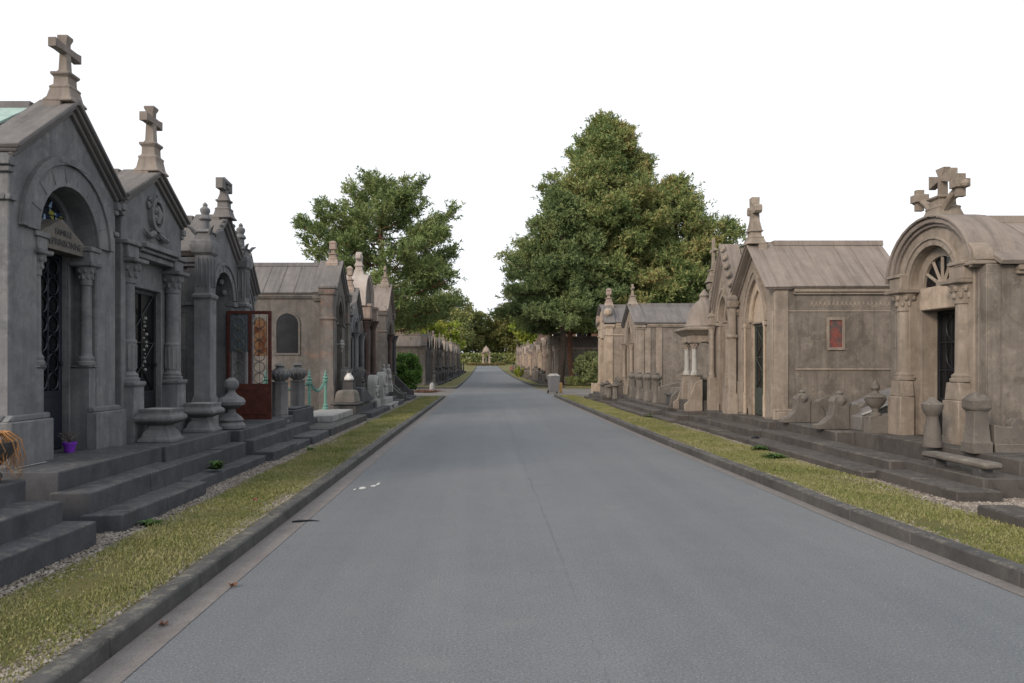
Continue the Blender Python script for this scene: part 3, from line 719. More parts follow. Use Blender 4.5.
L2 = chapel(-4.62, 10.3, 1.84, 2.8, .62, 3.70, 4.22, 'second chapel on the left, with a carved medallion in its gable and brown grille door',
    arch='flat', a=.80, spring=3.18, t=.26, dw=.44, dz=2.66, ty=.12, sth=.09, ext=.02, tymp='solid', door=('lattice', 'iron_dark'), plinth=(.98, .05), roof='roof_grey', coped=.45, cop=.06,
    cols=[(-.68, .04, 1.40, 2.99, .095, 'blue_stone', True), (.68, .04, 1.40, 2.99, .095, 'blue_stone', True)],
    steps=[(8.80, 11.5, -3.43, .23), (8.98, 11.35, -3.68, .43), (9.0, 11.24, -3.88, .62)], crs=('latin', .48, 5.20, .04, 'roof_tan'), crk=dict(tk=.21, kk=.32))
addp(L2, 'pedestal', 'blue_stone', lambda m, s: m.sq(s*.68, .04, [(.18, .55), (.18, .95), (.15, 1.0), (.15, 1.33), (.17, 1.35), (.17, 1.40)]), .01)
addp(L2, 'impost_block', 'blue_stone', lambda m, s: m.box(s*.56, s*.86, -.06, .2, 2.992, 3.16).box(s*.54, s*.93, -.09, .2, 3.16, 3.22), .012)
add(L2, 'cornice', 'blue_stone', lambda m: m.box(-.535, .535, -.10, .02, 3.12, 3.17).box(-.535, .535, -.15, .02, 3.172, 3.24).box(-.53, .53, -.05, .2, 3.04, 3.118), .01)
add(L2, 'door_ornament', 'grave_pale', lambda m: [m.ball((.02+random.uniform(-.06, .06), .14, 1.55+.055*k), random.uniform(.012, .026), 5) for k in range(14)])
def medallion(m):
    m.plate([(.20*math.cos(2*PI*i/24), 3.70+.24*math.sin(2*PI*i/24)) for i in range(24)], -.07, .0, [[(.14*math.cos(2*PI*i/24), 3.70+.18*math.sin(2*PI*i/24)) for i in range(24)]])
    for k in range(5): a = k*1.26; m.ball((.06*math.cos(a), -.02, 3.70+.09*math.sin(a)), .06, 8)
    m.tube([(0, -.04, 3.58), (.02, -.06, 3.72), (-.02, -.05, 3.82)], [.05, .06, .03], 6)
    for k in range(26):
        a = random.uniform(0, 6.28); rr = random.uniform(.1, .3); m.ball((rr*math.cos(a), -.01, 3.66+rr*1.1*math.sin(a)), random.uniform(.02, .045), 5)
    for s in (-1, 1):
        for k in range(4): m.tube([(s*.06, -.03, 3.46), (s*(.12+.05*k), -.07, 3.40-.01*k), (s*(.20+.06*k), -.03, 3.33+.04*k)], [.03, .035, .008], 5)
add(L2, 'medallion', 'blue_stone', medallion)

L3 = chapel(-4.62, 13.0, 1.70, 3.0, .61, 3.42, 4.12, 'third chapel on the left, with knobbed pinnacles and its glazed rusty door standing open',
    arch='round', a=.46, spring=2.78, ring=.17, dw=.40, dz=2.60, tymp='dark', lintel=False, open_door=True, plinth=(1.0, .05), strings=(2.62,), coped=.5, cop=.07,
    piers=[(-.88, -.02, .27, 3.58, 'knob', 4.28), (.88, -.02, .27, 3.58, 'knob', 4.28)],
    steps=[(11.62, 14.05, -3.33, .25), (11.6, 14.0, -3.64, .44), (11.45, 14.1, -3.80, .61)], crs=('celtic', .50, 4.92, -.02, 'roof_grey'), crk=dict(tk=.24, kk=.30))
for s in (-1, 1):
    for k in range(1, 6): add(L3, 'crocket', 'blue_stone', lambda m: m.ball((s*(.12+.12*k), -.10, 4.20-.098*k), .04, 6))
for th in (PI*.12, PI*.3, PI*.5, PI*.7, PI*.88): add(L3, 'corbel', 'blue_stone', lambda m: m.ball((.40*math.cos(th), .12, 2.78+.40*math.sin(th)), .055, 8))
# door leaf turned out over the platform: local plane x = .40, from y = .1 to -.72
dl = MB(); hx = .40
dl.plate([(.08, .63), (.08, 2.60), (-.73, 2.60), (-.73, .63)], hx, hx+.045, [[(.02, 1.28), (-.31, 1.28), (-.31, 2.54), (.02, 2.54)], [(-.37, 1.28), (-.67, 1.28), (-.67, 2.54), (-.37, 2.54)]], 'yz')
dl.box(hx-.012, hx, -.66, .01, .72, 1.20)
dl = dl.build('door', 'rust', L3, bevel=.004)
add(dl, 'pane', 'glass_haze', lambda m: m.box(hx+.02, hx+.028, -.31, .02, 1.86, 2.54))
add(dl, 'sunset_reflection_pane', 'glass_sunset_glint', lambda m: m.plate([(-.655, 1.78)]+[(-.53+.12*math.cos(PI-PI*i/10), 2.36+.10*math.sin(PI*i/10)) for i in range(11)]+[(-.41, 1.78)], hx+.02, hx+.028, (), 'yz'))  # arched pane with the sunset's reflection painted as amber cells
def doorgrille(m):
    for yc in (-.52, -.15):
        for k in range(6): m.tube([(hx-.01, yc+.10*math.cos(2*PI*i/10), 1.38+k*.20+.095*math.sin(2*PI*i/10)) for i in range(11)], .008, 4)
        for q in (-.13, 0, .13): m.tube([(hx-.004, yc+q, 1.28), (hx-.004, yc+q, 2.54)], .005, 4)
add(dl, 'grille', 'grave_stone', doorgrille)

L4 = chapel(-4.72, 14.5, 1.05, 2.6, .60, 3.05, 3.68, 'narrow dark gabled chapel tight behind the open rusty door',
    arch='pointed', a=.32, spring=2.55, ring=.12, dw=.24, dz=2.45, tymp='tracery', lintel=False, plinth=(1.0, .04), coped=.4, cop=.05,
    steps=[(14.1, 15.6, -3.30, .25), (14.1, 15.5, -3.7, .43), (14.1, 15.35, -4.0, .58)])

L5 = chapel(-4.5, 22.75, 2.0, 4.2, .55, 3.70, 4.66, 'warm grey chapel on the left whose side wall shows an arched dark window',
    wall='grey_warm', front='grey_warm', sidestr=False, arch='pointed', a=.40, spring=2.95, ring=.14, dw=.34, dz=2.7, tymp='tracery', lintel=False, plinth=(.95, .06), strings=(2.85,), coped=.62, cop=.09,
    seams=.5, piers=[(-1.20, .10, .38, 3.82, 'pyramid', 4.06), (1.14, .10, .38, 3.82, 'pyramid', 4.06)], sidewin=(1.02, 1.66, 1.98, 3.14, 'round', 'glass_dark'),
    steps=[(21.4, 24.1, -3.30, .24), (21.5, 24.0, -3.65, .40), (21.6, 23.9, -4.0, .55)], crs=('finial', .45, 5.45, .2, 'pink_stone'))
L6 = chapel(-4.5, 25.55, 1.75, 3., .55, 3.25, 4.15, 'dark slender chapel with a tall pinkish finial, next beyond the warm grey chapel',
    front='blue_stone', arch='round', a=.40, spring=2.75, ring=.14, dw=.33, dz=2.6, tymp='dark', plinth=(.95, .06), coped=.5,
    cols=[(-.66, -.12, 1.2, 2.75, .07, 'blue_stone', False), (.66, -.12, 1.2, 2.75, .07, 'blue_stone', False)],
    piers=[(-.80, .1, .2, 3.4, 'knob', 3.95), (.80, .1, .2, 3.4, 'knob', 3.95)],
    steps=[(24.4, 26.7, -3.32, .24), (24.5, 26.6, -3.65, .40), (24.6, 26.5, -4.0, .55)], crs=('finial', .42, 5.05, .2, 'pink_stone'))
L7 = chapel(-4.55, 28.3, 1.9, 3.0, .55, 3.85, 4.95, 'pale pinkish chapel with a curved roof and dark red columns on the left',
    wall='grey_warm', front='grey_warm', roof='pale_roof', top='hood', arch='round', a=.42, spring=3.3, ring=.16, dw=.34, dz=2.75, tymp='dark', plinth=(.95, .05), coped=.75, cop=.10, kneel=False,
    cols=[(-.80, -.12, 1.25, 3.35, .10, 'marble_red', False), (.80, -.12, 1.25, 3.35, .10, 'marble_red', False)],
    steps=[(27.3, 30.0, -3.32, .24), (27.4, 29.9, -3.6, .40), (27.5, 29.8, -3.9, .55)], crs=('knob', .55, 5.95, .3, 'pale_roof'), crk=dict(tk=.34))
addp(L7, 'impost_block', 'pink_stone', lambda m, s: m.box(s*.64, s*1.0, -.28, .02, 3.352, 3.85).box(s*.60, s*1.04, -.32, .02, 3.80, 3.90), .01)
addp(L7, 'pedestal', 'grey_warm', lambda m, s: m.sq(s*.80, -.12, [(.20, .5), (.21, .95), (.18, 1.0), (.18, 1.25)]), .01)
L8 = chapel(-4.38, 33.6, 2.5, 3.2, .55, 4.0, 5.15, 'last chapel on the left before the crossing, mossy cross above, green bush beside it',
    wall='grey_warm', front='grey_warm', roof='roof_tan', arch='round', a=.46, spring=3.0, ring=.16, dw=.36, dz=2.8, tymp='dark', plinth=(.95, .05), strings=(3.3,), coped=.6, cop=.09,
    cols=[(-.78, -.12, 1.2, 3.0, .09, 'marble_red', False), (.78, -.12, 1.2, 3.0, .09, 'grave_dark', False)],
    piers=[(-1.28, .12, .34, 3.95, 'pyramid', 4.25), (1.28, .12, .34, 3.95, 'pyramid', 4.25)],
    steps=[(32.3, 35.1, -3.32, .22), (32.4, 35.0, -3.7, .38), (32.5, 34.9, -4.0, .55)], crs=('knob', .55, 6.15, .2, 'tan_stone'))

# ------------------------------------------------------------------ the chapels on the right
RA = dict(wall='tan_wall', front='tan_stone', roof='roof_tan', stepmat='step_brown')
R1 = chapel(6.68, 11.08, 1.90, 4.5, .52, 2.95, 3.72, 'nearest chapel on the right, with a round hooded arch on two stout columns', top='hood', rooftop='gable', bw=2.42, seams=.45, arch='round', a=.60, spring=2.80, ring=.13, imposts=False,
    dw=.42, dz=2.45, door=('bars', 'iron_dark'), tymp='spokes', lintel=True, ty=.12, sth=.26, ext=.02, plinth=(.0+.60, .03), coped=.55, cop=.08, kneel=False, strings=(), rel_roof=-.02,
    steps=[(8.13, 9.85, 5.18, .24), (8.35, 9.94, 5.62, .33), (8.57, 12.4, 6.18, .51)], crs=('flared', .54, 4.56, .16, 'tan_stone'), cols=[(-.72, .0, 1.38, 2.80, .105, 'tan_stone', False), (.72, .0, 1.38, 2.80, .105, 'tan_stone', False)], **RA)
addp(R1, 'pedestal', 'tan_stone', lambda m, s: m.box(s*.53, s*.90, -.18, .05, .45, 1.12).plate([(s*.53, 1.12), (s*.90, 1.12), (s*.86, 1.37), (s*.57, 1.37)][::s], -.15, .05), .012)
add(R1, 'lintel', 'cream_stone', lambda m: m.plate([(-.42, 2.45), (.42, 2.45), (.46, 2.53), (.42, 2.80), (-.42, 2.80), (-.46, 2.53)], .07, .118), .015)
addp(R1, 'impost_block', 'tan_stone', lambda m, s: m.box(s*.605, s*.93, -.13, .25, 2.802, 3.0).box(s*.605, s*.97, -.16, .27, 3.0, 3.05), .01)
add(R1, 'acroterion', 'tan_stone', lambda m: m.box(.72, 1.16, -.14, .20, 2.97, 3.02).plate([(1.14, 3.025)]+[(.95+.19*math.cos(PI*i/10), 3.025+.27*math.sin(PI*i/10)) for i in range(1, 10)]+[(.76, 3.025)], -.11, .16), .012)
def side_orn(m, s):
    if 1:
        m.tube([(s*.12, .10, 3.90), (s*.30, .10, 4.08), (s*.44, .10, 4.16)], [.06, .055, .05], 6)
        m.box(s*.40, s*.58, .0, .20, 4.20-.05, 4.20+.07); m.box(s*.46, s*.54, .04, .16, 4.02, 4.35)
        m.ball((s*.60, .10, 4.19), .06, 8)
addp(R1, 'cross_scroll', 'tan_stone', side_orn, .006)
add(R1, 'wall_pilaster', 'tan_wall', lambda m: m.box(1.08, 1.20, .0, .018, .1, 2.85).box(1.182, 1.20, .02, .2, .1, 2.85), .008)
add(R1, 'panel_moulding', 'tan_stone', lambda m: m.box(1.17, 1.20, .6, 4.3, 1.08, 1.12).box(1.17, 1.195, .60, .63, 1.12, 2.80), .006)

R2 = chapel(6.05, 16.62, 2.20, 2.75, .47, 3.22, 4.27, 'tan chapel on the right with pointed doorway and small red window in its side wall',
    cfront=-.19, arch='pointed', a=.58, spring=2.58, ring=.13, dw=.46, dz=2.55, ty=.10, sth=.08, surmat='cream_stone', seams=.33, kneel=False, rel_roof=.0, door=('lattice', 'iron_green'), tymp='solid', plinth=(.70, .03), coped=.38, cop=.045,
    steps=[(14.55, 17.6, 5.0, .19), (14.75, 17.5, 5.32, .32), (15.0, 17.45, 5.72, .47)], crs=('knob', .54, 5.38, -.02, 'tan_stone'), crk=dict(tk=.30, kk=.36, ped=.30), sidewin=(1.16, 1.43, 1.99, 2.56, 'rect', 'glass_red'), **RA)
add(R2, 'frieze', 'tan_stone', lambda m: m.box(1.06, 1.082, .3, 2.7, 2.74, 2.77), .006)
add(R2, 'frieze_panel', 'tan_stone', lambda m: [m.plate([(.75+.09*k, 2.83), (.80+.09*k, 2.90), (.85+.09*k, 2.83), (.80+.09*k, 2.97)], 1.065, 1.076, (), 'yz') for k in range(20)])
add(R2, 'wall_moulding', 'tan_stone', lambda m: m.box(1.06, 1.09, .45, 2.7, 1.51, 1.55), .008)
addp(R2, 'pilaster', 'tan_stone', lambda m, s: m.box(s*.74, s*1.08, -.05, .02, .5, 1.25) and m.box(s*.78, s*1.06, -.035, .02, 1.25, 2.75), .01)
addp(R2, 'jamb_shaft', 'cream_stone', lambda m, s: m.lathe(s*.60, -.02, [(.04, .5), (.04, .95), (.028, 1.0), (.028, 2.44), (.045, 2.5), (.05, 2.58)], 10))
add(R2, 'tympanum', 'cream_stone', lambda m: m.plate(arch_pts(.57, 2.60, 'pointed')+list(reversed(arch_pts(.42, 2.60, 'pointed'))), .04, .102), .01)

R3 = chapel(5.95, 18.52, 1.54, 2.6, .46, 3.0, 4.42, 'tan chapel with steep crocketed gable, close behind the one with the red window',
    arch='pointed', a=.38, spring=2.72, ring=.12, dw=.31, dz=2.62, ty=.10, sth=.08, door=('bars', 'iron_dark'), tymp='tracery', lintel=False, plinth=(.70, .03), coped=.4, cop=.07,
    cols=[(.62, -.10, 1.3, 2.68, .06, 'tan_stone', False), (-.62, -.10, 1.3, 2.68, .06, 'tan_stone', False)], piers=[(.80, -.06, .16, 3.15, 'pyramid', 3.4), (-.84, .0, .20, 3.75, 'pyramid', 4.0)],
    steps=[(17.65, 19.4, 4.98, .19), (17.55, 19.35, 5.32, .32), (17.5, 19.3, 5.70, .46)], **RA)
addp(R3, 'pedestal', 'tan_stone', lambda m, s: m.box(s*.52, s*.72, -.2, .02, .45, 1.3), .01)
for s in (-1, 1):
    for k in range(6): add(R3, 'crocket', 'tan_stone', lambda m: m.ball((s*(.10+.14*k), -.05, 4.50-.225*k), .07, 7).ball((s*(.14+.14*k), -.09, 4.46-.225*k), .05, 6).ball((s*(.08+.14*k), -.02, 4.55-.225*k), .045, 6))
cross(R3, -.84, .0, 3.78, 4.92, .42, 'tan_stone', 'knob', .3)

# open canopy tomb with a bell-shaped stone dome
R4 = empty('canopy_tomb', (6.0, 20.35, 0), -PI/2, 'open canopy tomb with a stone dome on four pale columns, between two tan chapels', 'canopy tomb')
add(R4, 'base', 'step_brown', lambda m: m.box(-.95, .95, -.9, .9, -.02, .42).box(-.75, .75, -.75, .75, .42, .72), .015)
for sx in (-1, 1):
    for sy in (-1, 1): add(R4, 'pedestal', 'tan_stone', lambda m: m.sq(sx*.50, sy*.50, [(.20, .72), (.20, 1.2), (.17, 1.25), (.17, 1.42), (.20, 1.46)]), .01)
    add(R4, 'scroll', 'tan_stone', lambda m: m.plate([(-.95, .42), (-.95, .62), (-.80, .72), (-.70, .95), (-.55, 1.25), (-.30, 1.35), (-.30, .42)], sx*.78-.06, sx*.78+.06, (), 'yz'), .015)
for sx in (-1, 1):
    for sy in (-1, 1): column(R4, sx*.50, sy*.50, 1.46, 2.42, .095, 'marble_white', 'tan_stone', cap=.7)
add(R4, 'entablature', 'tan_stone', lambda m: m.sq(0, 0, [(.66, 2.42), (.66, 2.60), (.72, 2.63), (.86, 2.74), (.90, 2.76), (.90, 2.82), (.70, 2.86)]), .01)
add(R4, 'dome', 'roof_tan', lambda m: m.lathe(0, 0, [(.68, 2.86), (.70, 2.9), (.64, 3.0), (.60, 3.2), (.50, 3.42), (.34, 3.58), (.20, 3.66), (.16, 3.74), (.20, 3.80), (.12, 3.88), (.01, 4.0)], 20))
add(R4, 'sarcophagus', 'grave_stone', lambda m: m.box(-.30, .30, -.28, .28, .72, 1.3, .04, .04).box(-.36, .36, -.34, .34, 1.3, 1.38, .02, .02), .015)

R4.scale = (.74, .74, .93)
# tall pier topped by a cap, seen behind the dome
P = empty('stone_pier', (7.2, 22.4, 0), 0, 'tall plain stone pier rising behind the domed canopy tomb', 'pier')
add(P, 'shaft', 'tan_wall', lambda m: m.sq(0, 0, [(.30, 0), (.30, 2.9), (.36, 2.95), (.36, 3.1), (.26, 3.14), (.26, 4.05), (.32, 4.1), (.32, 4.2), (.2, 4.24)]), .01)

R5 = chapel(5.66, 29.1, 2.5, 3.0, .45, 3.18, 3.95, 'broad tan chapel with a streaked blank side wall behind the row of urn bollards',
    arch='pointed', a=.40, spring=2.5, ring=.14, dw=.30, dz=2.35, tymp='tracery', lintel=False, plinth=(.85, .04), coped=.38, cop=.07, name='tomb_chapel',
    cols=[(.72, -.08, 1.15, 2.5, .07, 'tan_stone', False), (-.72, -.08, 1.15, 2.5, .07, 'tan_stone', False)], crs=('knob', .45, 4.82, .1, 'tan_stone'),
    wall='tan_wall', front='tan_stone', roof='roof_grey', seams=.6, stepmat='step_brown', steps=[(27.4, 30.7, 4.75, .2), (27.6, 30.6, 5.05, .33), (27.75, 30.5, 5.35, .45)])
add(R5, 'wall_pilaster', 'tan_stone', lambda m: [m.box(1.21, 1.26, y, y+.22, .45, 3.05) for y in (.32, .75)], .01)
R6 = chapel(5.22, 33.3, 2.3, 3.2, .42, 3.45, 4.25, 'pale chapel with curved scroll pediment, last on the right before the crossing',
    top='curve', arch='flat', a=.42, spring=2.85, ring=.1, dw=.30, dz=2.7, tymp='solid', door=('bars', 'iron_dark'), plinth=(.9, .05), strings=(2.95, 3.3), coped=.4, cop=.07,
    crs=('finial', .50, 5.1, .3, 'pink_stone'), wall='tan_stone', front='cream_stone', roof='roof_grey', stepmat='step_brown', steps=[(32.0, 34.7, 4.60, .2), (32.1, 34.6, 4.8, .32), (32.15, 34.5, 4.98, .42)])
addp(R6, 'scroll', 'pink_stone', lambda m, s: m.plate([(s*.78+.20*math.cos(2*PI*i/16), 3.72+.20*math.sin(2*PI*i/16)) for i in range(16)], -.12, .06, [[(s*.78+.07*math.cos(2*PI*i/10), 3.72+.07*math.sin(2*PI*i/10)) for i in range(10)]]))
pinnacle(R6, 1.02, .1, 3.5, 4.15, .22, 'cream_stone', 'ball'); pinnacle(R6, -1.02, .1, 3.5, 4.15, .22, 'cream_stone', 'ball')
addp(R6, 'base_stone', 'cream_stone', lambda m, s: m.box(s*.55, s*1.0, -.22, -.02, .42, .8), .02)
# ------------------------------------------------------------------ grave furniture, left side
def planter(loc, label):
    t = empty('stone_planter', loc, 0, label, 'planter', 'square stone planters on the left platforms')
    add(t, 'foot', 'blue_stone', lambda m: m.sq(0, 0, [(.27, 0), (.27, .04), (.23, .06), (.20, .13), (.15, .17), (.14, .21)]), .006)
    b = add(t, 'bowl', 'blue_stone', lambda m: m.sq(0, 0, [(.14, .21), (.17, .22), (.22, .235), (.295, .27), (.31, .30), (.295, .335), (.26, .35), (.25, .38), (.26, .40), (.26, .425), (.20, .425), (.19, .40)]), .006)
    add(b, 'water_slab', 'grave_pale', lambda m: m.box(-.185, .185, -.185, .185, .39, .4235))
    t.scale = (.80, .80, 1.0); return t
planter((-4.22, 9.62, .625), 'square stone planter standing before the medallion chapel, the nearer of two')
planter((-4.24, 11.08, .625), 'square stone planter between the medallion chapel and the open-door chapel')
b = MB(); b.lathe(0, 0, [(.21, 0), (.21, .05), (.17, .10), (.19, .13), (.14, .19), (.07, .24), (.06, .30), (.10, .32), (.20, .37), (.215, .42), (.19, .47), (.10, .52), (.06, .57), (.06, .60), (.10, .64), (.115, .69), (.10, .75), (.04, .80)], 18)
o = b.build('baluster', 'blue_stone'); o.location = (-4.04, 11.75, .615)
tag(o, 'turned stone baluster with a pinecone top in front of the open rusty door', 'baluster')
t = empty('flower_pot', (-4.66, 8.28, .635), 0, 'small purple pot with dry stems at the door of the nearest left chapel', 'flower pot')
add(t, 'pot', 'purple', lambda m: m.lathe(0, 0, [(.050, 0), (.066, .085), (.075, .09), (.077, .115), (.066, .115), (.055, .09)], 18))
def stems(m):
    for i in range(44):
        a = random.random()*2*PI; r = random.uniform(.03, .12); h = random.uniform(.06, .15)
        m.tube([(0, 0, .09), (r*.5*math.cos(a), r*.5*math.sin(a), .09+h*.7), (r*math.cos(a), r*math.sin(a), .09+h)], [.003, .002, .004], 3)
add(t, 'dry_stems', 'grave_stone', stems)
t = empty('plant_trough', (-4.07, 5.98, .655), 0, 'dark stone trough at the left edge spilling a dried orange plant', 'planter')
add(t, 'bowl', 'grave_dark', lambda m: m.lathe(0, 0, [(.13, 0), (.14, .06), (.09, .10), (.19, .20), (.24, .27), (.25, .33), (.20, .33), (.17, .28)], 18))
def dry(m):
    for i in range(110):
        a = random.uniform(-1.5, 1.7); r = random.uniform(.15, .27); l = random.uniform(.08, .34); z0 = .34
        j = random.uniform(-.03, .03)
        m.tube([(.05*math.cos(a), .05*math.sin(a), z0), (r*.7*math.cos(a), r*.7*math.sin(a), z0+.07), (r*math.cos(a)+j, r*math.sin(a), z0+.0), (r*1.05*math.cos(a)+j*2, r*1.05*math.sin(a)+j, z0-l*.6), (r*1.08*math.cos(a)-j, r*1.05*math.sin(a), z0-l)], [.003, .004, .003, .0025, .001], 3)
add(t, 'dried_plant', 'dry_orange', dry)
o = add(None, 'iron_rod', 'grave_pale', lambda m: m.tube([(-4.42, 6.96, .642), (-4.40, 7.40, .642)], .006, 5))
o = tag(o, 'thin pale rod lying on the platform of the nearest left chapel', 'rod')

def bollard(loc, mat, label, cat, group, h=1.2, w=.33):
    t = empty('urn_bollard', loc, 0, label, cat, group); hs = w/2
    add(t, 'shaft', mat, lambda m: m.lathe(0, 0, [(hs*1.15, 0), (hs*1.15, .06), (hs*1.0, .10), (hs*.96, h*.66), (hs*1.08, h*.69), (hs*.6, h*.70)], 8, PI/8), .008)
    def cap(m):
        zc = h*.70; m.lathe(0, 0, [(hs*.6, zc), (hs*.7, zc+.02), (hs*1.15, zc+h*.09), (hs*1.22, zc+h*.13), (hs*1.05, zc+h*.18), (hs*.5, zc+h*.23), (hs*.5, zc+h*.25), (hs*.72, zc+h*.26), (hs*.45, zc+h*.29), (.01, zc+h*.30)], 16)
        for i in range(14): a = 2*PI*i/14; m.tube([(hs*.75*math.cos(a), hs*.75*math.sin(a), zc+.025), (hs*1.2*math.cos(a), hs*1.2*math.sin(a), zc+h*.10), (hs*1.1*math.cos(a), hs*1.1*math.sin(a), zc+h*.17)], hs*.10, 4)
    add(t, 'urn', mat, cap)
    return t
bollard((-4.16, 14.95, .45), 'blue_wall', 'ribbed urn on a tall octagonal stone post, nearer of two behind the open rusty door', 'urn post', 'urn posts left of the green chain')
bollard((-4.20, 16.5, .42), 'blue_wall', 'ribbed urn on octagonal stone post, the one next to the green chain posts', 'urn post', 'urn posts left of the green chain', 1.25)
o = add(None, 'grave_block', 'step_stone', lambda m: m.box(-4.32, -3.98, 15.35, 17.1, .1, .68).box(-4.30, -4.0, 15.5, 16.9, .68, .72), .02); tag(o, 'low dark stone block between the two ribbed urn posts', 'grave kerb')
t = empty('grave_plinth', (-4.1, 18.9, 0), 0, 'stepped pale and dark stone plinth under the green chain posts', 'grave kerb')
add(t, 'slab', 'grave_dark', lambda m: m.box(-.5, .8, -3.1, 1.6, -.02, .26), .015)
add(t, 'slab', 'grave_pale', lambda m: m.box(-.45, .45, -1.3, 1.4, .26, .42), .015)
add(t, 'slab', 'step_stone', lambda m: m.box(-.5, .1, -3.0, -1.35, .26, .40), .015)
gp = []
for k, (x, y, lab) in enumerate([(-4.25, 17.8, 'pale green iron chain post, tallest of three, by the second urn post'), (-4.36, 20.1, 'pale green iron chain post farthest along, before the warm grey side wall'), (-5.15, 17.3, 'pale green iron chain post set back, showing through the open glazed door')]):
    if k == 0:
        t = empty('chain_post', (x, y, .42), 0, lab, 'chain post', 'green iron chain posts')
        add(t, 'post', 'verdigris', lambda m: m.lathe(0, 0, [(.085, 0), (.085, .05), (.06, .08), (.075, .12), (.04, .16), (.036, .72), (.065, .74), (.07, .80), (.05, .83), (.075, .86), (.05, .90)], 10))
        add(t, 'spike', 'verdigris', lambda m: m.lathe(0, 0, [(.03, .9), (.045, .93), (.02, .99), (.03, 1.0), (.004, 1.10)], 8)); gp.append(t)
    else:
        t = copy_tree(gp[0]); t.location = (x, y, .42); t['label'] = lab
def chain(pa, pb, sag, lab):
    m = MB(); n = 26; A, Bv = Vector(pa), Vector(pb)
    for i in range(n):
        q = (i+.5)/n; p = A.lerp(Bv, q); p.z -= sag*4*q*(1-q); d = (Bv-A).normalized(); dzq = -sag*4*(1-2*q)/(Bv-A).length; d = (d+Vector((0, 0, dzq))).normalized()
        sd = Vector((0, 0, 1)) if i % 2 else d.cross(Vector((0, 0, 1))).normalized(); l = (Bv-A).length/n*1.0
        m.tube([p+d*l*math.cos(2*PI*k/8)*.75+sd*.035*math.sin(2*PI*k/8) for k in range(9)], .014, 4)
    tag(m.build('chain', 'verdigris'), lab, 'chain', 'green chains between the posts')
chain((-4.25, 17.8, 1.25), (-4.36, 20.1, 1.25), .28, 'green chain hanging slack between the two front green posts')
chain((-4.25, 17.8, 1.2), (-5.15, 17.3, 1.2), .15, 'green chain running back to the rear green post')
# tomb chest, slanting slab and carved stones beyond the chain
t = empty('tomb_chest', (-3.92, 20.9, 0), 0, 'dark stone tomb chest with tapered lid near the green chain posts', 'tomb')
add(t, 'body', 'grave_dark', lambda m: m.box(-.32, .32, -.4, .5, .08, .52).box(-.38, .38, -.46, .56, .52, .57), .015)
add(t, 'lid', 'grave_stone', lambda m: m.box(-.30, .30, -.38, .48, .572, .86, .05, .05).box(-.25, .25, -.33, .43, .86, .92, .05, .08), .015)
t = empty('tomb_slab', (-3.95, 22.4, 0), 0, 'slanting dark grave slab on a block behind the tomb chest', 'tomb')
add(t, 'block', 'grave_dark', lambda m: m.box(-.35, .30, -.5, .9, .1, .5), .015)
add(t, 'slab', 'step_stone', lambda m: m.plate([(-.6, .52), (-.6, .95), (-.5, .98), (1.1, .60), (1.1, .52)], -.4, .36, (), 'yz'), .015)
def carved(loc, mat, label, h=1.0, r=.34):
    def f(m):
        m.plate([(-r, 0), (-r*1.1, h*.35), (-r, h*.62)]+[(-r*math.cos(PI*i/10)*.96, h*.64+h*.36*math.sin(PI*i/10)) for i in range(1, 10)]+[(r, h*.62), (r*1.1, h*.35), (r, 0)], -.14, .12, (), 'yz')
        for i in range(14):
            a = PI*i/13; m.ball((.13, -r*.8*math.cos(a), h*.55+h*.33*math.sin(a)), .075, 6, sz=.9)
        for i in range(6): m.ball((.12, random.uniform(-r*.6, r*.6), random.uniform(.15, .6)*h), .09, 6)
        m.box(-.2, .22, -r*1.2, r*1.2, -.35, .02)
    o = add(None, 'carved_headstone', mat, f, .012); o.location = loc; return tag(o, label, 'headstone')
carved((-4.15, 22.0, .62), 'grave_dark', 'dark rounded headstone heavy with carved garlands, right after the tomb chest', .95, .33)
carved((-4.15, 24.3, .58), 'grave_dark', 'dark carved headstone touching the paler rounded stones', .98, .36)
carved((-3.85, 25.2, .45), 'grave_pale', 'pale rounded shell-shaped headstone, the nearer pale one on the left', .85, .34)
carved((-3.72, 26.3, .45), 'grave_pale', 'pale rounded shell-shaped headstone beside the white steps', .95, .38)
t = empty('stone_steps', (-3.6, 26.9, 0), 0, 'pale worn stone steps beside the shell-shaped headstones', 'steps')
add(t, 'step', 'grave_pale', lambda m: m.box(-.3, .28, -1.2, 1.3, .05, .26), .015); add(t, 'step', 'grave_pale', lambda m: m.box(-.35, .08, -1.0, 1.1, .262, .45), .015)
def statuette(loc, label):
    def f(m):
        m.sq(0, 0, [(.16, 0), (.16, .3), (.13, .34), (.12, .50), (.15, .53)])
        m.lathe(0, 0, [(.10, .53), (.13, .58), (.12, .68), (.085, .80), (.10, .88), (.07, .95), (.035, .98), (.055, 1.03), (.055, 1.08), (.02, 1.12)], 10)
        m.tube([(.0, .09, .88), (.06, .10, .78), (.10, .02, .80)], [.035, .03, .025], 5); m.tube([(.0, -.09, .88), (.06, -.10, .78), (.10, -.02, .80)], [.035, .03, .025], 5)
    o = add(None, 'statuette', 'grave_pale', f); o.location = loc; return tag(o, label, 'statuette', 'statuettes by the red columns')
statuette((-3.95, 28.6, .55), 'whitish figurine on a post in front of the red columns, nearer of the pair')
statuette((-3.95, 30.0, .55), 'whitish figurine on a post in front of the red columns, farther of the pair')
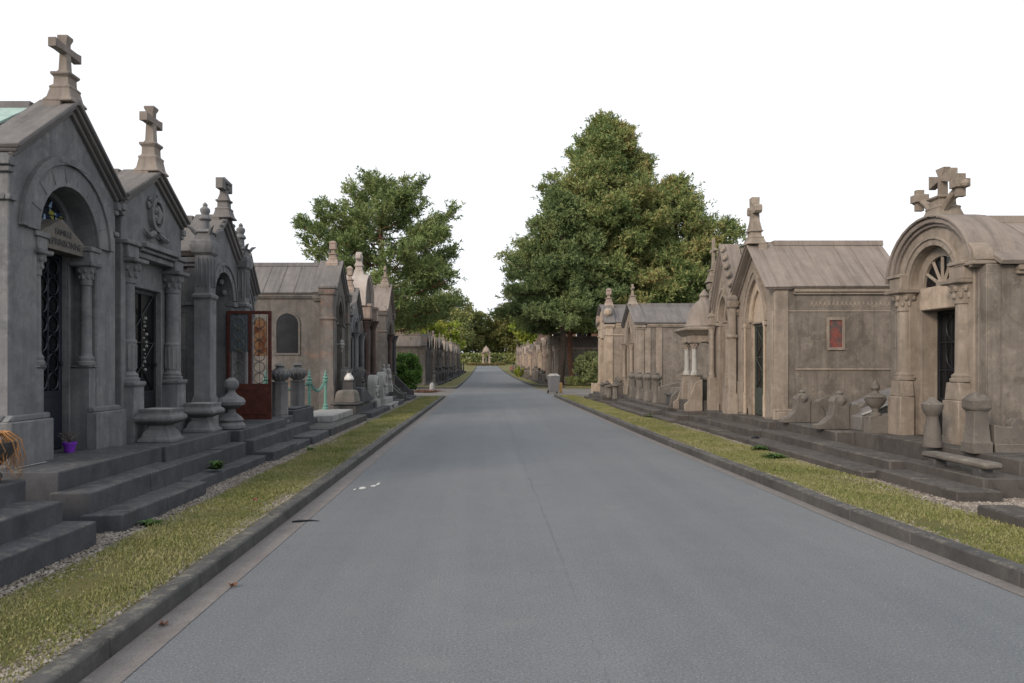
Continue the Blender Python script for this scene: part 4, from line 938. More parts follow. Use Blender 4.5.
for k, (y, lab) in enumerate([(30.6, 'dark sloping grave side wall just past the figurines'), (31.5, 'dark sloping grave wall in the middle beyond the figurines'), (34.9, 'dark sloping grave wall beside the green bush')]):
    o = add(None, 'grave_wall', 'grave_dark', lambda m: m.plate([(-4.6, .1), (-4.6, 1.25), (-4.4, 1.3), (-3.6, .5), (-3.4, .45), (-3.4, .1)], y, y+.18).box(-4.75, -4.45, y-.06, y+.24, .1, 1.4), .015); tag(o, lab, 'grave wall')
o = add(None, 'lantern_rosette', 'grave_pale', lambda m: [m.ball((-4.30+.03, 21.9+.09*math.cos(k*PI/3), 2.24+.09*math.sin(k*PI/3)), .055, 7) for k in range(6)] and m.ball((-4.24, 21.9, 2.24), .06, 8).tube([(-4.27, 21.9, 2.16), (-4.27, 21.9, 2.02)], .02, 5).tube([(-4.46, 21.9, 2.24), (-4.27, 21.9, 2.24)], .025, 5)); tag(o, 'pale stone rosette bracket on the front of the warm grey left chapel', 'rosette')
t = empty('grave_vase', (-4.02, 21.7, .55), 0, 'small white pot on a dark pedestal before the warm grey chapel', 'vase')
add(t, 'pedestal', 'grave_dark', lambda m: m.sq(0, 0, [(.19, 0), (.19, .1), (.16, .14), (.16, .6), (.19, .64)]), .01)
add(t, 'pot', 'white_paint', lambda m: m.lathe(0, 0, [(.14, .64), (.15, .68), (.11, .76), (.07, .80), (.06, .84)], 12))

# ------------------------------------------------------------------ grave furniture, right side
t = empty('grave_platform', (6.6, 12.9, 0), 0, 'dark stone terrace with low steps between the two nearest right chapels', 'grave kerb')
add(t, 'platform', 'step_brown', lambda m: m.box(-.72, 2.6, -.47, 2.3, -.02, .50).box(-1.15, -.70, -.9, 1.75, -.02, .335).box(-1.6, -1.14, -3.05, 1.9, -.02, .20).box(-1.17, -.70, -2.95, -.92, -.02, .33), .02)
add(t, 'platform', 'step_brown', lambda m: m.box(-.45, 1.5, -2.6+2.12, -.47+.003, .1, .49), .02)
def scroll_stone(loc, label, s=1.):
    def f(m):
        m.plate([(-.42, 0), (-.42, .07), (-.30, .10), (-.17, .22), (-.13, .38), (-.15, .46), (-.11, .52), (0, .56), (.11, .52), (.15, .44), (.13, .36), (.13, 0)], -.10, .10)
        m.ball((0, -.05, .47), .10, 8); m.ball((0, .05, .50), .09, 8); m.lathe(0, 0, [(.09, .53), (.05, .57), (.07, .60), (.01, .64)], 8)
        m.plate([(.13, 0), (.13, .36), (.20, .42), (.28, .40), (.36, .28), (.42, .20), (.42, 0)], -.08, .08)
    o = add(None, 'scroll_headstone', 'grave_stone', f, .01); o.location = loc; o.scale = (s, s, s); o.rotation_euler = (0, 0, 0); return tag(o, label, 'headstone', 'scrolled headstones on the right terrace')
scroll_stone((6.17, 14.45, .50), 'scrolled headstone on the right terrace directly below the tan chapel with red window', 1.0)
scroll_stone((6.18, 12.95, .50), 'scrolled headstone on the right terrace, the one nearer the sloping slab', 1.05)
for k, (x, y, lab) in enumerate([(6.62, 14.6, 'low rounded grave wall behind the farther scrolled headstone'), (6.75, 13.2, 'low rounded grave wall behind the nearer scrolled headstone')]):
    o = add(None, 'grave_wall', 'grave_stone', lambda m: m.plate([(-.15, 0), (-.15, .35), (-.05, .46), (.08, .46), (.16, .34), (.16, 0)], -.10, .10).ball((.25, 0, .42), .10, 8).box(.1, .5, -.08, .08, 0, .32), .015); o.location = (x, y, .5); tag(o, lab, 'grave wall')
t = empty('grave_ramp', (6.75, 12.4, 0), 0, 'large sloping blue grey slab leaning between the two nearest right chapels', 'tomb slab')
add(t, 'slab', 'roof_grey', lambda m: m.plate([(-.40, .50), (-.40, .74), (1.5, 1.47), (1.55, 1.44), (1.55, .50)], .12, 1.45), .015)
add(t, 'edge_highlight', 'grave_pale', lambda m: m.plate([(-.38, .76), (-.38, .79), (1.5, 1.51), (1.5, 1.48)], .10, .17), .008)  # pale strip painting the highlight along the slab's lit near edge
o = add(None, 'grave_wall', 'grave_stone', lambda m: m.plate([(-.52, 0), (-.52, .28), (-.45, .30), (-.34, .29), (-.15, .33), (.05, .45), (.20, .55), (.20, 0)], -.09, .09), .012); o.location = (6.72, 12.05, .50); tag(o, 'curved ramped grave wall sweeping up to the nearest right chapel', 'grave wall')
t = empty('stone_urn', (6.34, 12.05, .79), 0, 'lidded stone urn with pointed finial on the ramped grave wall at right', 'urn')
add(t, 'bowl', 'grave_stone', lambda m: m.lathe(0, 0, [(.09, 0), (.09, .03), (.05, .06), (.06, .12), (.12, .18), (.16, .25), (.17, .28), (.13, .30)], 16))
add(t, 'lid', 'grave_stone', lambda m: m.lathe(0, 0, [(.17, .30), (.15, .33), (.06, .37), (.04, .41), (.07, .45), (.06, .50), (.01, .58)], 14))
t = empty('urn_pedestal', (6.08, 10.08, .50), 0, 'slender stone pedestal with covered urn before the nearest right chapel', 'urn')
add(t, 'shaft', 'grave_stone', lambda m: m.lathe(0, 0, [(.145, 0), (.145, .06), (.125, .10), (.12, .22), (.085, .40), (.09, .42)], 12))
add(t, 'urn', 'grave_stone', lambda m: m.lathe(0, 0, [(.09, .42), (.12, .46), (.15, .52), (.155, .55), (.16, .58), (.13, .60), (.07, .64), (.05, .67), (.01, .68)], 14))
t = empty('gate_pier', (6.22, 9.38, .50), 0, 'stout square stone pier with peaked cap in front of the nearest right chapel', 'pier')
add(t, 'shaft', 'grave_stone', lambda m: m.sq(0, 0, [(.155, 0), (.155, .13), (.135, .16), (.105, .48), (.12, .52)]), .01)
add(t, 'cap', 'grave_stone', lambda m: m.sq(0, 0, [(.12, .52), (.145, .55), (.15, .66), (.13, .68), (.08, .73), (.02, .75)]), .012)
def scal(m):
    out = [(.18, 0), (.18, .36)]
    x = .18
    while x < 3.6:
        out += [(x+.14, .33), (x+.22, .33)]+[(x+.31-.09*math.cos(PI*i/6), .36+.08*math.sin(PI*i/6)) for i in range(7)]+[(x+.40, .33)]; x += .55
    out += [(x, .33), (x, 0)]
    m.plate(out, -.07, .07); m.box(.18, x, -.09, .09, 0, .12)
o = add(None, 'grave_wall', 'grave_stone', scal, .01); o.location = (6.22, 9.38, .50); tag(o, 'low scalloped stone wall at the right edge beside the nearest chapel', 'grave wall')
t = empty('kneeling_bench', (5.76, 9.0, -.025), 0, 'low narrow stone bench on two blocks on the right-hand steps', 'bench')
add(t, 'seat', 'grave_stone', lambda m: m.box(-.11, .11, -.62, .62, .45, .525), .025)
for y in (-.42, .44): add(t, 'leg', 'grave_dark', lambda m: m.box(-.08, .08, y-.07, y+.07, .34, .452), .01)
t = empty('stone_steps', (4.9, 6.4, 0), 0, 'dark flat stone step cut off by the right edge of the photo', 'steps')
add(t, 'step', 'step_brown', lambda m: m.box(0, .38, -2.2, 1.0, 0, .215).box(.38, 1.6, -2.2, .85, 0, .36), .02)

for k, (x, y, lab) in enumerate([(5.42, 23.5, 'nearest of four urn bollards in the row before the blank tan side wall'), (5.42, 24.8, 'second nearest of the four urn bollards on the right'), (5.44, 26.2, 'third of the four urn bollards on the right'), (5.46, 27.6, 'farthest of the four urn bollards on the right, by the pilasters')]):
    bollard((x, y, .42), 'grave_stone', lab, 'urn post', 'urn bollards before the blank wall', .98, .27)
for k, (x, y, h, lab) in enumerate([(5.02, 28.7, .62, 'short urn post, nearest of four before the broad tan chapel'), (4.98, 29.8, .55, 'short urn post, second of four before the broad tan chapel'), (5.05, 30.9, .66, 'short urn post, third of four near the pale scroll chapel'), (5.0, 31.7, .58, 'short urn post, farthest of four beside the pale scroll chapel')]):
    bollard((x, y, .33), 'grave_stone', lab, 'urn post', 'short urn posts before the broad tan chapel', h, .24)
t = empty('grave_enclosure', (5.9, 24.6, 0), 0, 'long stone grave kerb in steps carrying the four urn bollards', 'grave kerb')
add(t, 'kerb', 'step_brown', lambda m: m.box(-.70, 1.6, -3.3, 3.1, -.02, .42).box(-1.05, -.69, -3.0, 3.0, -.02, .31).box(-1.32, -1.04, -2.8, 2.9, -.02, .19), .02)
add(t, 'wall', 'grave_stone', lambda m: m.box(-.45, -.30, -1.3, 2.9, .42, .80).plate([(-.5, .42), (-.5, .95), (.2, 1.1), (1.5, 1.15), (1.5, .42)], -1.45, -1.3).plate([(-.55, .42), (-.5, .72), (-.2, 1.0), (.1, 1.3), (.4, 1.35), (.4, .42)], -3.1, -2.95), .015)
t = empty('tomb_chest', (6.0, 22.4, .41), 0, 'small stone tomb chest with stepped lid beside the canopy tomb on the right', 'tomb')
add(t, 'body', 'grave_dark', lambda m: m.box(-.45, .3, -.4, .4, 0, .3).box(-.5, .35, -.45, .45, .3, .36), .012)
add(t, 'lid', 'grave_stone', lambda m: m.box(-.38, .25, -.34, .34, .36, .55, .06, .06), .012)
t = empty('grave_terrace', (5.9, 20.4, 0), 0, 'stepped dark kerb in front of the domed canopy tomb', 'grave kerb')
add(t, 'kerb', 'step_brown', lambda m: m.box(-.85, -.10, -.9, .8, -.02, .30).box(-1.1, -.84, -1.0, 1.0, -.02, .18), .02)
t = empty('grave_terrace', (5.6, 31.2, 0), 0, 'dark low kerb with small headstones between the last two right chapels', 'grave kerb')
add(t, 'kerb', 'step_brown', lambda m: m.box(-.8, .6, -.5, .75, -.02, .40), .02)
for k in range(3): add(t, 'headstone', 'grave_stone', lambda m: m.plate([(-.2+k*.02, .4), (-.22, .75), (-.1, .9+.05*k), (.1, .9+.05*k), (.22, .75), (.2, .4)], -.4+k*.42, -.26+k*.42).ball((0, -.33+k*.42, .98+.05*k), .09, 8), .01)

# ------------------------------------------------------------------ small things on and by the road
bpy.data.objects['gate_pier'].scale = (.82, .82, 1.02); bpy.data.objects['urn_pedestal'].scale = (.85, .85, 1)
t = empty('wheelie_bin', (3.98, 43.6, -.01), R(8), 'grey wheeled bin standing at the right corner of the crossing', 'bin')
add(t, 'body', 'bin_grey', lambda m: m.add([(-.24,-.28,.08),(.24,-.28,.08),(.24,.26,.08),(-.24,.26,.08),(-.31,-.36,1.0),(.31,-.36,1.0),(.31,.36,1.0),(-.31,.36,1.0)], [(3,2,1,0),(4,5,6,7),(0,1,5,4),(1,2,6,5),(2,3,7,6),(3,0,4,7)]), .02)
add(t, 'lid', 'grave_pale', lambda m: m.box(-.33, .33, -.38, .36, 1.0, 1.06).box(-.28, .28, -.30, .30, 1.06, 1.16, .08, .08), .02)
for sx in (-1, 1): add(t, 'wheel', 'rubber', lambda m: m.plate([(.26+.10*math.cos(2*PI*i/14), .10+.10*math.sin(2*PI*i/14)) for i in range(14)], sx*.27-.03, sx*.27+.03, (), 'yz'))
add(t, 'handle', 'rubber', lambda m: m.tube([(-.25, .36, .97), (-.25, .44, .98), (.25, .44, .98), (.25, .36, .97)], .018, 6))
o = add(None, 'marker_post', 'yellow_post', lambda m: m.sq(0, 0, [(.09, 0), (.09, .55), (.07, .60), (.02, .62)]), .01); o.location = (4.48, 44.4, -.01); tag(o, 'short ochre post right beside the grey wheeled bin', 'post')
o = add(None, 'marker_post', 'cream_stone', lambda m: m.sq(0, 0, [(.07, 0), (.07, .62), (.05, .68)]), .01); o.location = (5.75, 39.9, 0.0); tag(o, 'pale short post at the end of the last right chapel', 'post')
o = add(None, 'corner_stone', 'grave_pale', lambda m: m.lathe(0, 0, [(.16, 0), (.17, .3), (.15, .45), (.08, .55), (.02, .58)], 10)); o.location = (-3.35, 46.0, 0); tag(o, 'small whitish stone among fallen leaves at the left of the crossing', 'stone')
n_ = 1600; xs = rng.normal(-3.7, .35, n_); ys = rng.normal(45.8, .7, n_); zz = np.abs(rng.normal(0, .05, n_)); tt = rng.random(n_)*6.28; q = .05
V = np.stack([np.stack([xs+q*np.cos(tt+k*PI/2), ys+q*np.sin(tt+k*PI/2), zz+rng.uniform(-.02, .03, n_)], 1) for k in range(4)], 1)
tag(quads('leaf_litter', V, 'leaf_brown'), kind='stuff')
for k, (x, y, lab) in enumerate([(-1.83, 5.35, 'small reddish fallen leaf in the left gutter, the nearest one'), (-1.98, 4.55, 'brown fallen leaf lying by the left kerb in the lower left'), (-2.52, 8.1, 'curled reddish leaf on the left grass verge')]):
    a = k*1.7; r = .027
    m = MB(); pts = [(r*math.cos(t_)*(1.5 if i % 2 else .8), r*math.sin(t_)*(1.2 if i % 2 else .7), .008+.012*(i % 3)) for i, t_ in enumerate([2*PI*j/10 for j in range(10)])]
    m.add([(0, 0, .004)]+pts, [(0, 1+i, 1+(i+1) % 10) for i in range(10)]); o = m.build('fallen_leaf', 'petal_pink' if k == 2 else 'leaf_brown'); o.location = (x, y, .005 if k < 2 else .125); o.rotation_euler = (0, 0, a); tag(o, lab, 'leaf', 'fallen leaves near the left kerb')
o = add(None, 'twig', 'iron_dark', lambda m: m.tube([(-1.98, 7.55, .012), (-1.90, 7.56, .018), (-1.80, 7.62, .012), (-1.71, 7.60, .01)], [.009, .012, .008, .003], 5)); tag(o, 'dark twig lying across the left gutter', 'twig')
def blob(cx, cy, sx, sy, seed):
    r_ = random.Random(seed); return [(cx+sx*math.cos(2*PI*i/12)*r_.uniform(.6, 1.2), cy+sy*math.sin(2*PI*i/12)*r_.uniform(.6, 1.2)) for i in range(12)]
m = MB()
for j, (cx, cy, sx, sy) in enumerate([(-1.62, 9.70, .045, .10), (-1.50, 9.86, .035, .08), (-1.46, 10.02, .02, .14), (-1.70, 9.58, .015, .06)]): m.plate(blob(cx, cy, sx, sy, j), .003, .0045, (), 'xy')
tag(m.build('paint_mark', 'white_paint'), 'small smeared white paint mark on the left half of the road', 'paint mark')
def weed(loc, label, n=70, r=.16, h=.12):
    V = []
    for i in range(n):
        a = random.random()*2*PI; l = random.uniform(.3, 1)*r; w = random.uniform(.012, .024); z = random.uniform(.2, 1)*h
        c, s_ = math.cos(a), math.sin(a); V.append([(0, 0, 0), (c*l*.6-s_*w, s_*l*.6+c*w, z), (c*l, s_*l, z*.75), (c*l*.6+s_*w, s_*l*.6-c*w, z)])
    o = quads('weed', np.array(V), 'weed'); o.location = loc; return tag(o, label, 'weed', 'weeds by the steps')
weed((-3.48, 9.55, .26), 'bright green weed growing from the left steps before the medallion chapel', 90, .16, .12)
weed((-3.15, 6.95, .1), 'green grass tuft at the near corner of the first left steps', 60, .14, .06)
weed((-3.12, 13.1, .1), 'small weed at the foot of the steps by the open door', 50, .12, .07)
weed((4.72, 12.1, .1), 'green weed clump in the right verge, nearer one', 120, .28, .07)
weed((4.85, 13.1, .1), 'green weed clump against the right steps', 120, .25, .09)
weed((4.8, 21.5, .1), 'green weed at the edge of the right verge by the canopy tomb', 90, .25, .08)
o = add(None, 'drinking_cup', 'iron_dark', lambda m: m.lathe(0, 0, [(.06, 0), (.08, .12), (.05, .14)], 8)); o.location = (5.22, 14.35, .1); tag(o, 'small black cup by the right-hand steps under the red window chapel', 'cup')

# ------------------------------------------------------------------ the far rows beyond the crossing
ORD = 'first second third fourth fifth sixth seventh eighth ninth tenth eleventh twelfth thirteenth fourteenth fifteenth sixteenth seventeenth eighteenth nineteenth twentieth twenty-first twenty-second twenty-third twenty-fourth twenty-fifth twenty-sixth'.split()
def far_row(side):
    X = -4.7 if side < 0 else 5.7; protos = []
    base = dict(detail=0, plinth=(.8, .05), coped=.4, cop=.08, dw=.34, dz=2.4, lintel=False, group='far chapels beyond the crossing')
    y = 58.4 if side < 0 else 62.5
    for i in range(24):
        side_w = 'left' if side < 0 else 'right'; look = ['with plain steep gable', 'with flared cross', 'with curved hood', 'with tall finial', 'with bell-shaped gable'][i % 5]
        lab = f'{ORD[i]} chapel beyond the crossing, {side_w} side, {look}'
        if i < 5:
            wl, fr_ = [('tan_wall', 'grey_warm'), ('grey_warm', 'roof_grey'), ('grey_warm', 'grave_stone'), ('tan_wall', 'tan_stone'), ('tan_wall', 'grey_warm')][i] if side < 0 else [('tan_wall', 'pink_stone'), ('tan_wall', 'cream_stone'), ('tan_wall', 'tan_stone'), ('tan_wall', 'pink_stone'), ('tan_wall', 'tan_stone')][i]
            o = chapel(X, y, [2.4, 2.0, 2.2, 1.9, 2.3][i], 4.6 if i == 0 else 3.2, .4, [3.1, 3.0, 3.2, 3.1, 3.0][i], [4.0, 3.9, 4.0, 4.2, 4.1][i], lab, wall=wl, front=fr_, roof=['roof_tan', 'roof_grey', 'roof_tan', 'roof_grey', 'roof_tan'][i],
                top=['gable', 'gable', 'hood', 'gable', 'curve'][i], arch=['round', 'pointed', 'round', 'pointed', 'round'][i], a=.42, spring=2.3, ring=.14, tymp='dark', gz=g(y),
                crs=([None, ('flared', .5, 4.6, .1, 'roof_tan'), ('knob', .5, 4.55, .1, 'roof_grey'), ('finial', .5, 4.8, .1, 'roof_tan'), None][i]),
                piers=([(-.95, .0, .26, 3.4, 'pyramid', 3.9), (.95, .0, .26, 3.4, 'pyramid', 3.9)] if i in (1, 3) and side > 0 else ()), **base)
            m = MB(); m.box(-1.2, 1.2, -1.15, .1, -.02, .28).box(-1.1, 1.1, -.8, .1, .28, .40); m.build('platform', 'step_stone' if side < 0 else 'step_brown', o)
            if side < 0 and i == 0: add(o, 'ridge_crest', 'pink_stone', lambda m: [m.box(-.06, .06, .5+.22*k, .62+.22*k, 4.0, 4.30) for k in range(18)])
            protos.append(o)
        else:
            o = copy_tree(protos[i % 5]); o.location = (X+random.uniform(-.15, .15), y, g(y)); o['label'] = lab; o.scale = (1, 1, random.uniform(.92, 1.1))
        y += random.uniform(2.75, 3.2)+(i > 12)*.8
far_row(-1); far_row(1)
t = protos_h = None
def headstone(side):
    t = empty('headstone', (0, 0, 0), 0, 'x', 'headstone', 'headstones in front of the far chapels')
    add(t, 'slab', 'grave_dark' if side < 0 else 'grave_stone', lambda m: m.box(-.25, .25, -.45, .45, 0, .25).plate([(-.36, .25), (-.34, .85), (-.2, 1.0), (0, 1.15), (.2, 1.0), (.34, .85), (.36, .25)], -.12, .08, (), 'yz'), 0)
    add(t, 'urn', 'grave_dark' if side < 0 else 'grave_stone', lambda m: m.lathe(0, 0, [(.08, 1.1), (.05, 1.17), (.13, 1.28), (.12, 1.36), (.02, 1.45)], 8))
    return t
for side in (-1, 1):
    src = headstone(side); y = 57.0 if side < 0 else 61.5
    for i in range(26):
        o = src if i == 0 else copy_tree(src)
        o.location = ((-4.0 if side < 0 else 5.0)+random.uniform(-.25, .25), y, g(y)+.1); o.scale = (1, random.uniform(.8, 1.2), random.uniform(.7, 1.1))
        o['label'] = f"{ORD[i]} urn-topped headstone beyond the crossing on the {'left' if side < 0 else 'right'} verge"; y += random.uniform(1.7, 2.4)+i*.06
# ------------------------------------------------------------------ house behind the pines
hb = empty('brick_house', (13.5, 84, .05), 0, 'dark brick house with white-framed windows glimpsed between the pine trunks', 'house')
add(hb, 'wall', 'brick', lambda m: m.box(-7, 7, 0, 8, 0, 6.2))
add(hb, 'roof', 'slate', lambda m: m.plate([(-7.4, 6.1), (0, 9.6), (7.4, 6.1)], -.4, 8.4))
for k in range(5):
    for z in (1.1, 3.9):
        w_ = add(hb, 'window', 'white_paint', lambda m: m.plate([(-6+k*2.7, z), (-4.7+k*2.7, z), (-4.7+k*2.7, z+1.5), (-6+k*2.7, z+1.5)], -.06, .02, [[(-5.9+k*2.7, z+.1), (-5.9+k*2.7, z+1.4), (-4.8+k*2.7, z+1.4), (-4.8+k*2.7, z+.1)]]))
        add(w_, 'pane', 'glass_dark', lambda m: m.box(-5.92+k*2.7, -4.78+k*2.7, -.03, -.02, z+.08, z+1.42))
# ------------------------------------------------------------------ monument closing the avenue
mo = empty('pavilion_monument', (.05, 214, g(214)), 0, 'small sunlit stone pavilion with domed roof closing the far end of the avenue', 'monument')
add(mo, 'base', 'tan_stone', lambda m: m.box(-1.7, 1.7, -1.2, 1.2, -.3, .5), .02)
for sx in (-1, 1): add(mo, 'column', 'pink_stone', lambda m: m.sq(sx*.92, 0, [(.34, .5), (.34, .9), (.25, 1.0), (.25, 3.3), (.36, 3.5)]), .01)
add(mo, 'entablature', 'tan_stone', lambda m: m.box(-1.35, 1.35, -.6, .6, 3.5, 3.85), .01)
add(mo, 'dome', 'pink_stone', lambda m: m.lathe(0, 0, [(1.05, 3.85), (1.0, 4.3), (.75, 4.8), (.35, 5.2), (.12, 5.5), (.01, 5.8)], 14))
add(mo, 'statue', 'grave_stone', lambda m: m.lathe(0, 0, [(.35, .5), (.35, 1.0), (.2, 1.1), (.26, 1.7), (.18, 2.1), (.1, 2.25), (.15, 2.45), (.02, 2.65)], 10))
def bedq(name, cx, cy, sx, sy, n, q, mat, label=None, cat=None, hz=.5, kind=None):
    x = rng.uniform(-sx, sx, n)+cx; y = rng.uniform(-sy, sy, n)+cy; z = g(cy)+rng.random(n)**.6*hz; a = rng.random(n)*6.28
    d = rng.normal(0, 1, (n, 3)); d /= np.linalg.norm(d, axis=1)[:, None]; e = np.cross(d, rng.normal(0, 1, (n, 3))); e /= np.linalg.norm(e, axis=1)[:, None]
    P = np.stack([x, y, z], 1); V = np.stack([P-d*q, P-e*q*.6, P+d*q, P+e*q*.6], 1); o = quads(name, V, mat); return tag(o, label, cat, None, kind)
bedq('flower_bed', 0, 206, 5.5, 2.0, 2600, .16, 'flower_bed', 'low red and yellow flower bed in front of the far pavilion', 'flower bed', .7)
bedq('flowers', 5.6, 150, .5, 8, 500, .12, 'petal_pink', None, None, .8, 'stuff')

# ------------------------------------------------------------------ trees
def unit(v): return v/np.maximum(np.linalg.norm(v, axis=-1, keepdims=True), 1e-6)
def tufts(centers, radii, per, L, Wd, up=.6, flat=.7):
    """needle sprays / leaves: quads scattered in flattened clumps, pointing out and up"""
    C_ = np.repeat(centers, per, 0); R_ = np.repeat(radii, per)[:, None]; n = len(C_)
    d = unit(rng.normal(0, 1, (n, 3))); rr = rng.random((n, 1))**.45
    off = d*rr*R_; off[:, 2] *= flat; P = C_+off
    dr = unit(off/R_+rng.normal(0, .45, (n, 3))+np.array([0, 0, up])); s = unit(np.cross(dr, rng.normal(0, 1, (n, 3))))
    l = L*rng.uniform(.5, 1.3, (n, 1)); w = Wd*rng.uniform(.6, 1.4, (n, 1))
    return np.stack([P-dr*l*.5, P-s*w, P+dr*l*.5, P+s*w], 1)
def shoots(centers, outd, radii, ns, nn, L, Wd):
    """bottlebrush shoots: needles set round short upturned twigs"""
    C_ = np.repeat(centers, ns, 0); O_ = np.repeat(outd, ns, 0); R_ = np.repeat(radii, ns)[:, None]; n = len(C_)
    off = unit(rng.normal(0, 1, (n, 3)))*rng.random((n, 1))**.5*R_; off[:, 2] *= .6; S = C_+off
    D = unit(O_*.75+rng.normal(0, .42, (n, 3))+np.array([0, 0, .75])); ln = rng.uniform(.35, .75, (n, 1))*(.6+R_*.6)
    S = np.repeat(S, nn, 0); D = np.repeat(D, nn, 0); ln = np.repeat(ln, nn, 0); m = len(S); t = rng.random((m, 1))
    P = S+D*ln*t; nd = unit(D*.9+unit(rng.normal(0, 1, (m, 3)))*.95); sd = unit(np.cross(nd, rng.normal(0, 1, (m, 3))))
    l = L*rng.uniform(.6, 1.25, (m, 1)); w = Wd*rng.uniform(.7, 1.3, (m, 1))
    return np.stack([P, P+nd*l*.55-sd*w, P+nd*l, P+nd*l*.55+sd*w], 1)
def pine(loc, H, env, zb, nb, label, mat='pine', bark='bark', lean=(0, 0), per=70, csize=.62, forks=None, tr=.32, L=.26, seed=1, droop=.0, name='pine_tree', group='pine trees beyond the crossing', cat='pine tree', Wd=.045, upc=.6, flat=.62, shift=None, sub=3):
    r_ = random.Random(seed); root = empty(name, loc, 0, label, cat, group)
    tm = MB(); cen = []; rad = []; outs = []
    axis = lambda z: Vector((lean[0]*(z/H)**1.3+.12*math.sin(z*.9+seed), lean[1]*(z/H)+.12*math.cos(z*.7), z))
    zs = [0, .3]+[H*.96*i/12 for i in range(1, 13)]
    tm.tube([axis(z) for z in zs], [tr*1.35]+[tr*(1-z/H)**.8+.02 for z in zs[1:]], 9)
    lm = MB()
    for i in range(nb):
        q = (i+r_.random())/nb; z = zb+(H-zb)*q*.985; az = i*2.399+r_.uniform(-.5, .5); e = env((z-zb)/(H-zb))*r_.choice([r_.uniform(.62, .95), r_.uniform(.8, 1.02), r_.uniform(1.0, 1.2)])
        if shift: e *= shift(az, q)
        p0 = axis(z); d = Vector((math.cos(az), math.sin(az), 0)); rise = e*(.10+.35*q)-droop*e*(1-q)
        pts = [p0, p0+d*e*.35+Vector((0, 0, rise*.15)), p0+d*e*.7+Vector((0, 0, rise*.55)), p0+d*e+Vector((0, 0, rise))]
        b0 = max(.02, tr*.30*(1-q*.7)); lm.tube(pts, [b0, b0*.75, b0*.45, b0*.15], 5)
        k = max(2, int(e/.75))
        for j in range(k):
            u = .38+.62*(j+r_.random())/k; base = p0+d*e*u+Vector((0, 0, rise*u*u)); sp = (1.15-u)*e*.42+.15
            for s_ in range(sub):
                oo = Vector((-d.y, d.x, 0))*r_.uniform(-1, 1)*sp+Vector((0, 0, r_.uniform(-.05, .45))); c = base+oo
                cen.append(tuple(c)); rad.append(csize*r_.uniform(.55, 1.2)); outs.append(tuple(d))
                if r_.random() < .35: lm.tube([base-d*.2, (base+c)/2+Vector((0, 0, .05)), c], [b0*.3, b0*.2, .012], 4)
    cen.append(tuple(axis(H*.97))); rad.append(csize*.4); outs.append((0, 0, 1)); cen.append(tuple(axis(H*.99))); rad.append(csize*.2); outs.append((0, 0, 1))
    t = tm.build('trunk', bark, root); lm.build('limbs', bark, t)
    quads('crown', shoots(np.array(cen), np.array(outs), np.array(rad), max(3, int(per/11)), 14, L, Wd), mat, root)
    return root
# the great pine on the right and its companions
pine((10.3, 63, .1), 22.0, lambda t: 8.8*(1-t)**.74*(.60+.40*min(1, t*4+.35))+.25, 4.2, 170, 'tallest broad dark pine on the right, peak high above the chapels', seed=3, per=84, csize=.80, tr=.42, L=.34, droop=.12, sub=4)
pine((5.9, 57.5, .1), 14.2, lambda t: 4.5*(1-t)**.75+.3, 4.6, 84, 'lower dark spruce-like tree at the left flank of the tall pine, nearest the avenue', mat='spruce', seed=5, per=80, csize=.72, droop=.25, tr=.26, L=.28, bark='bark_dark')
pine((15.8, 62, .1), 16.6, lambda t: 5.9*(1-t)**.8+.3, 4.0, 90, 'dark pine at the right flank of the tall pine, above the domed tomb', seed=8, per=74, csize=.8, droop=.05, tr=.3, L=.32)
pine((19.3, 60, .1), 12.6, lambda t: 3.4*(1-t)**.5+.5, 3.0, 46, 'small pine rising behind the pointed-arch chapels on the right', seed=12, per=70, csize=.75, droop=-.15, tr=.22, L=.3)
# bare lower trunks standing by the avenue
def trunk_tree(loc, H, seed, label, lean=.3, mat='pine'):
    return pine(loc, H, lambda t: 2.6*(1-t)**.5+.6, H*.42, 36, label, mat=mat, seed=seed, per=70, csize=.75, tr=.24, lean=(lean, 0), L=.3)
trunk_tree((7.0, 60.5, .1), 13, 21, 'pine with bare reddish trunk beside the grey bin', -.4)
trunk_tree((8.7, 63.5, .1), 14, 22, 'pine with bare dark trunk standing next to the pale bush', .3)
trunk_tree((12.8, 66.5, .1), 15, 23, 'pine with dark trunk in front of the brick house', .2, 'spruce')
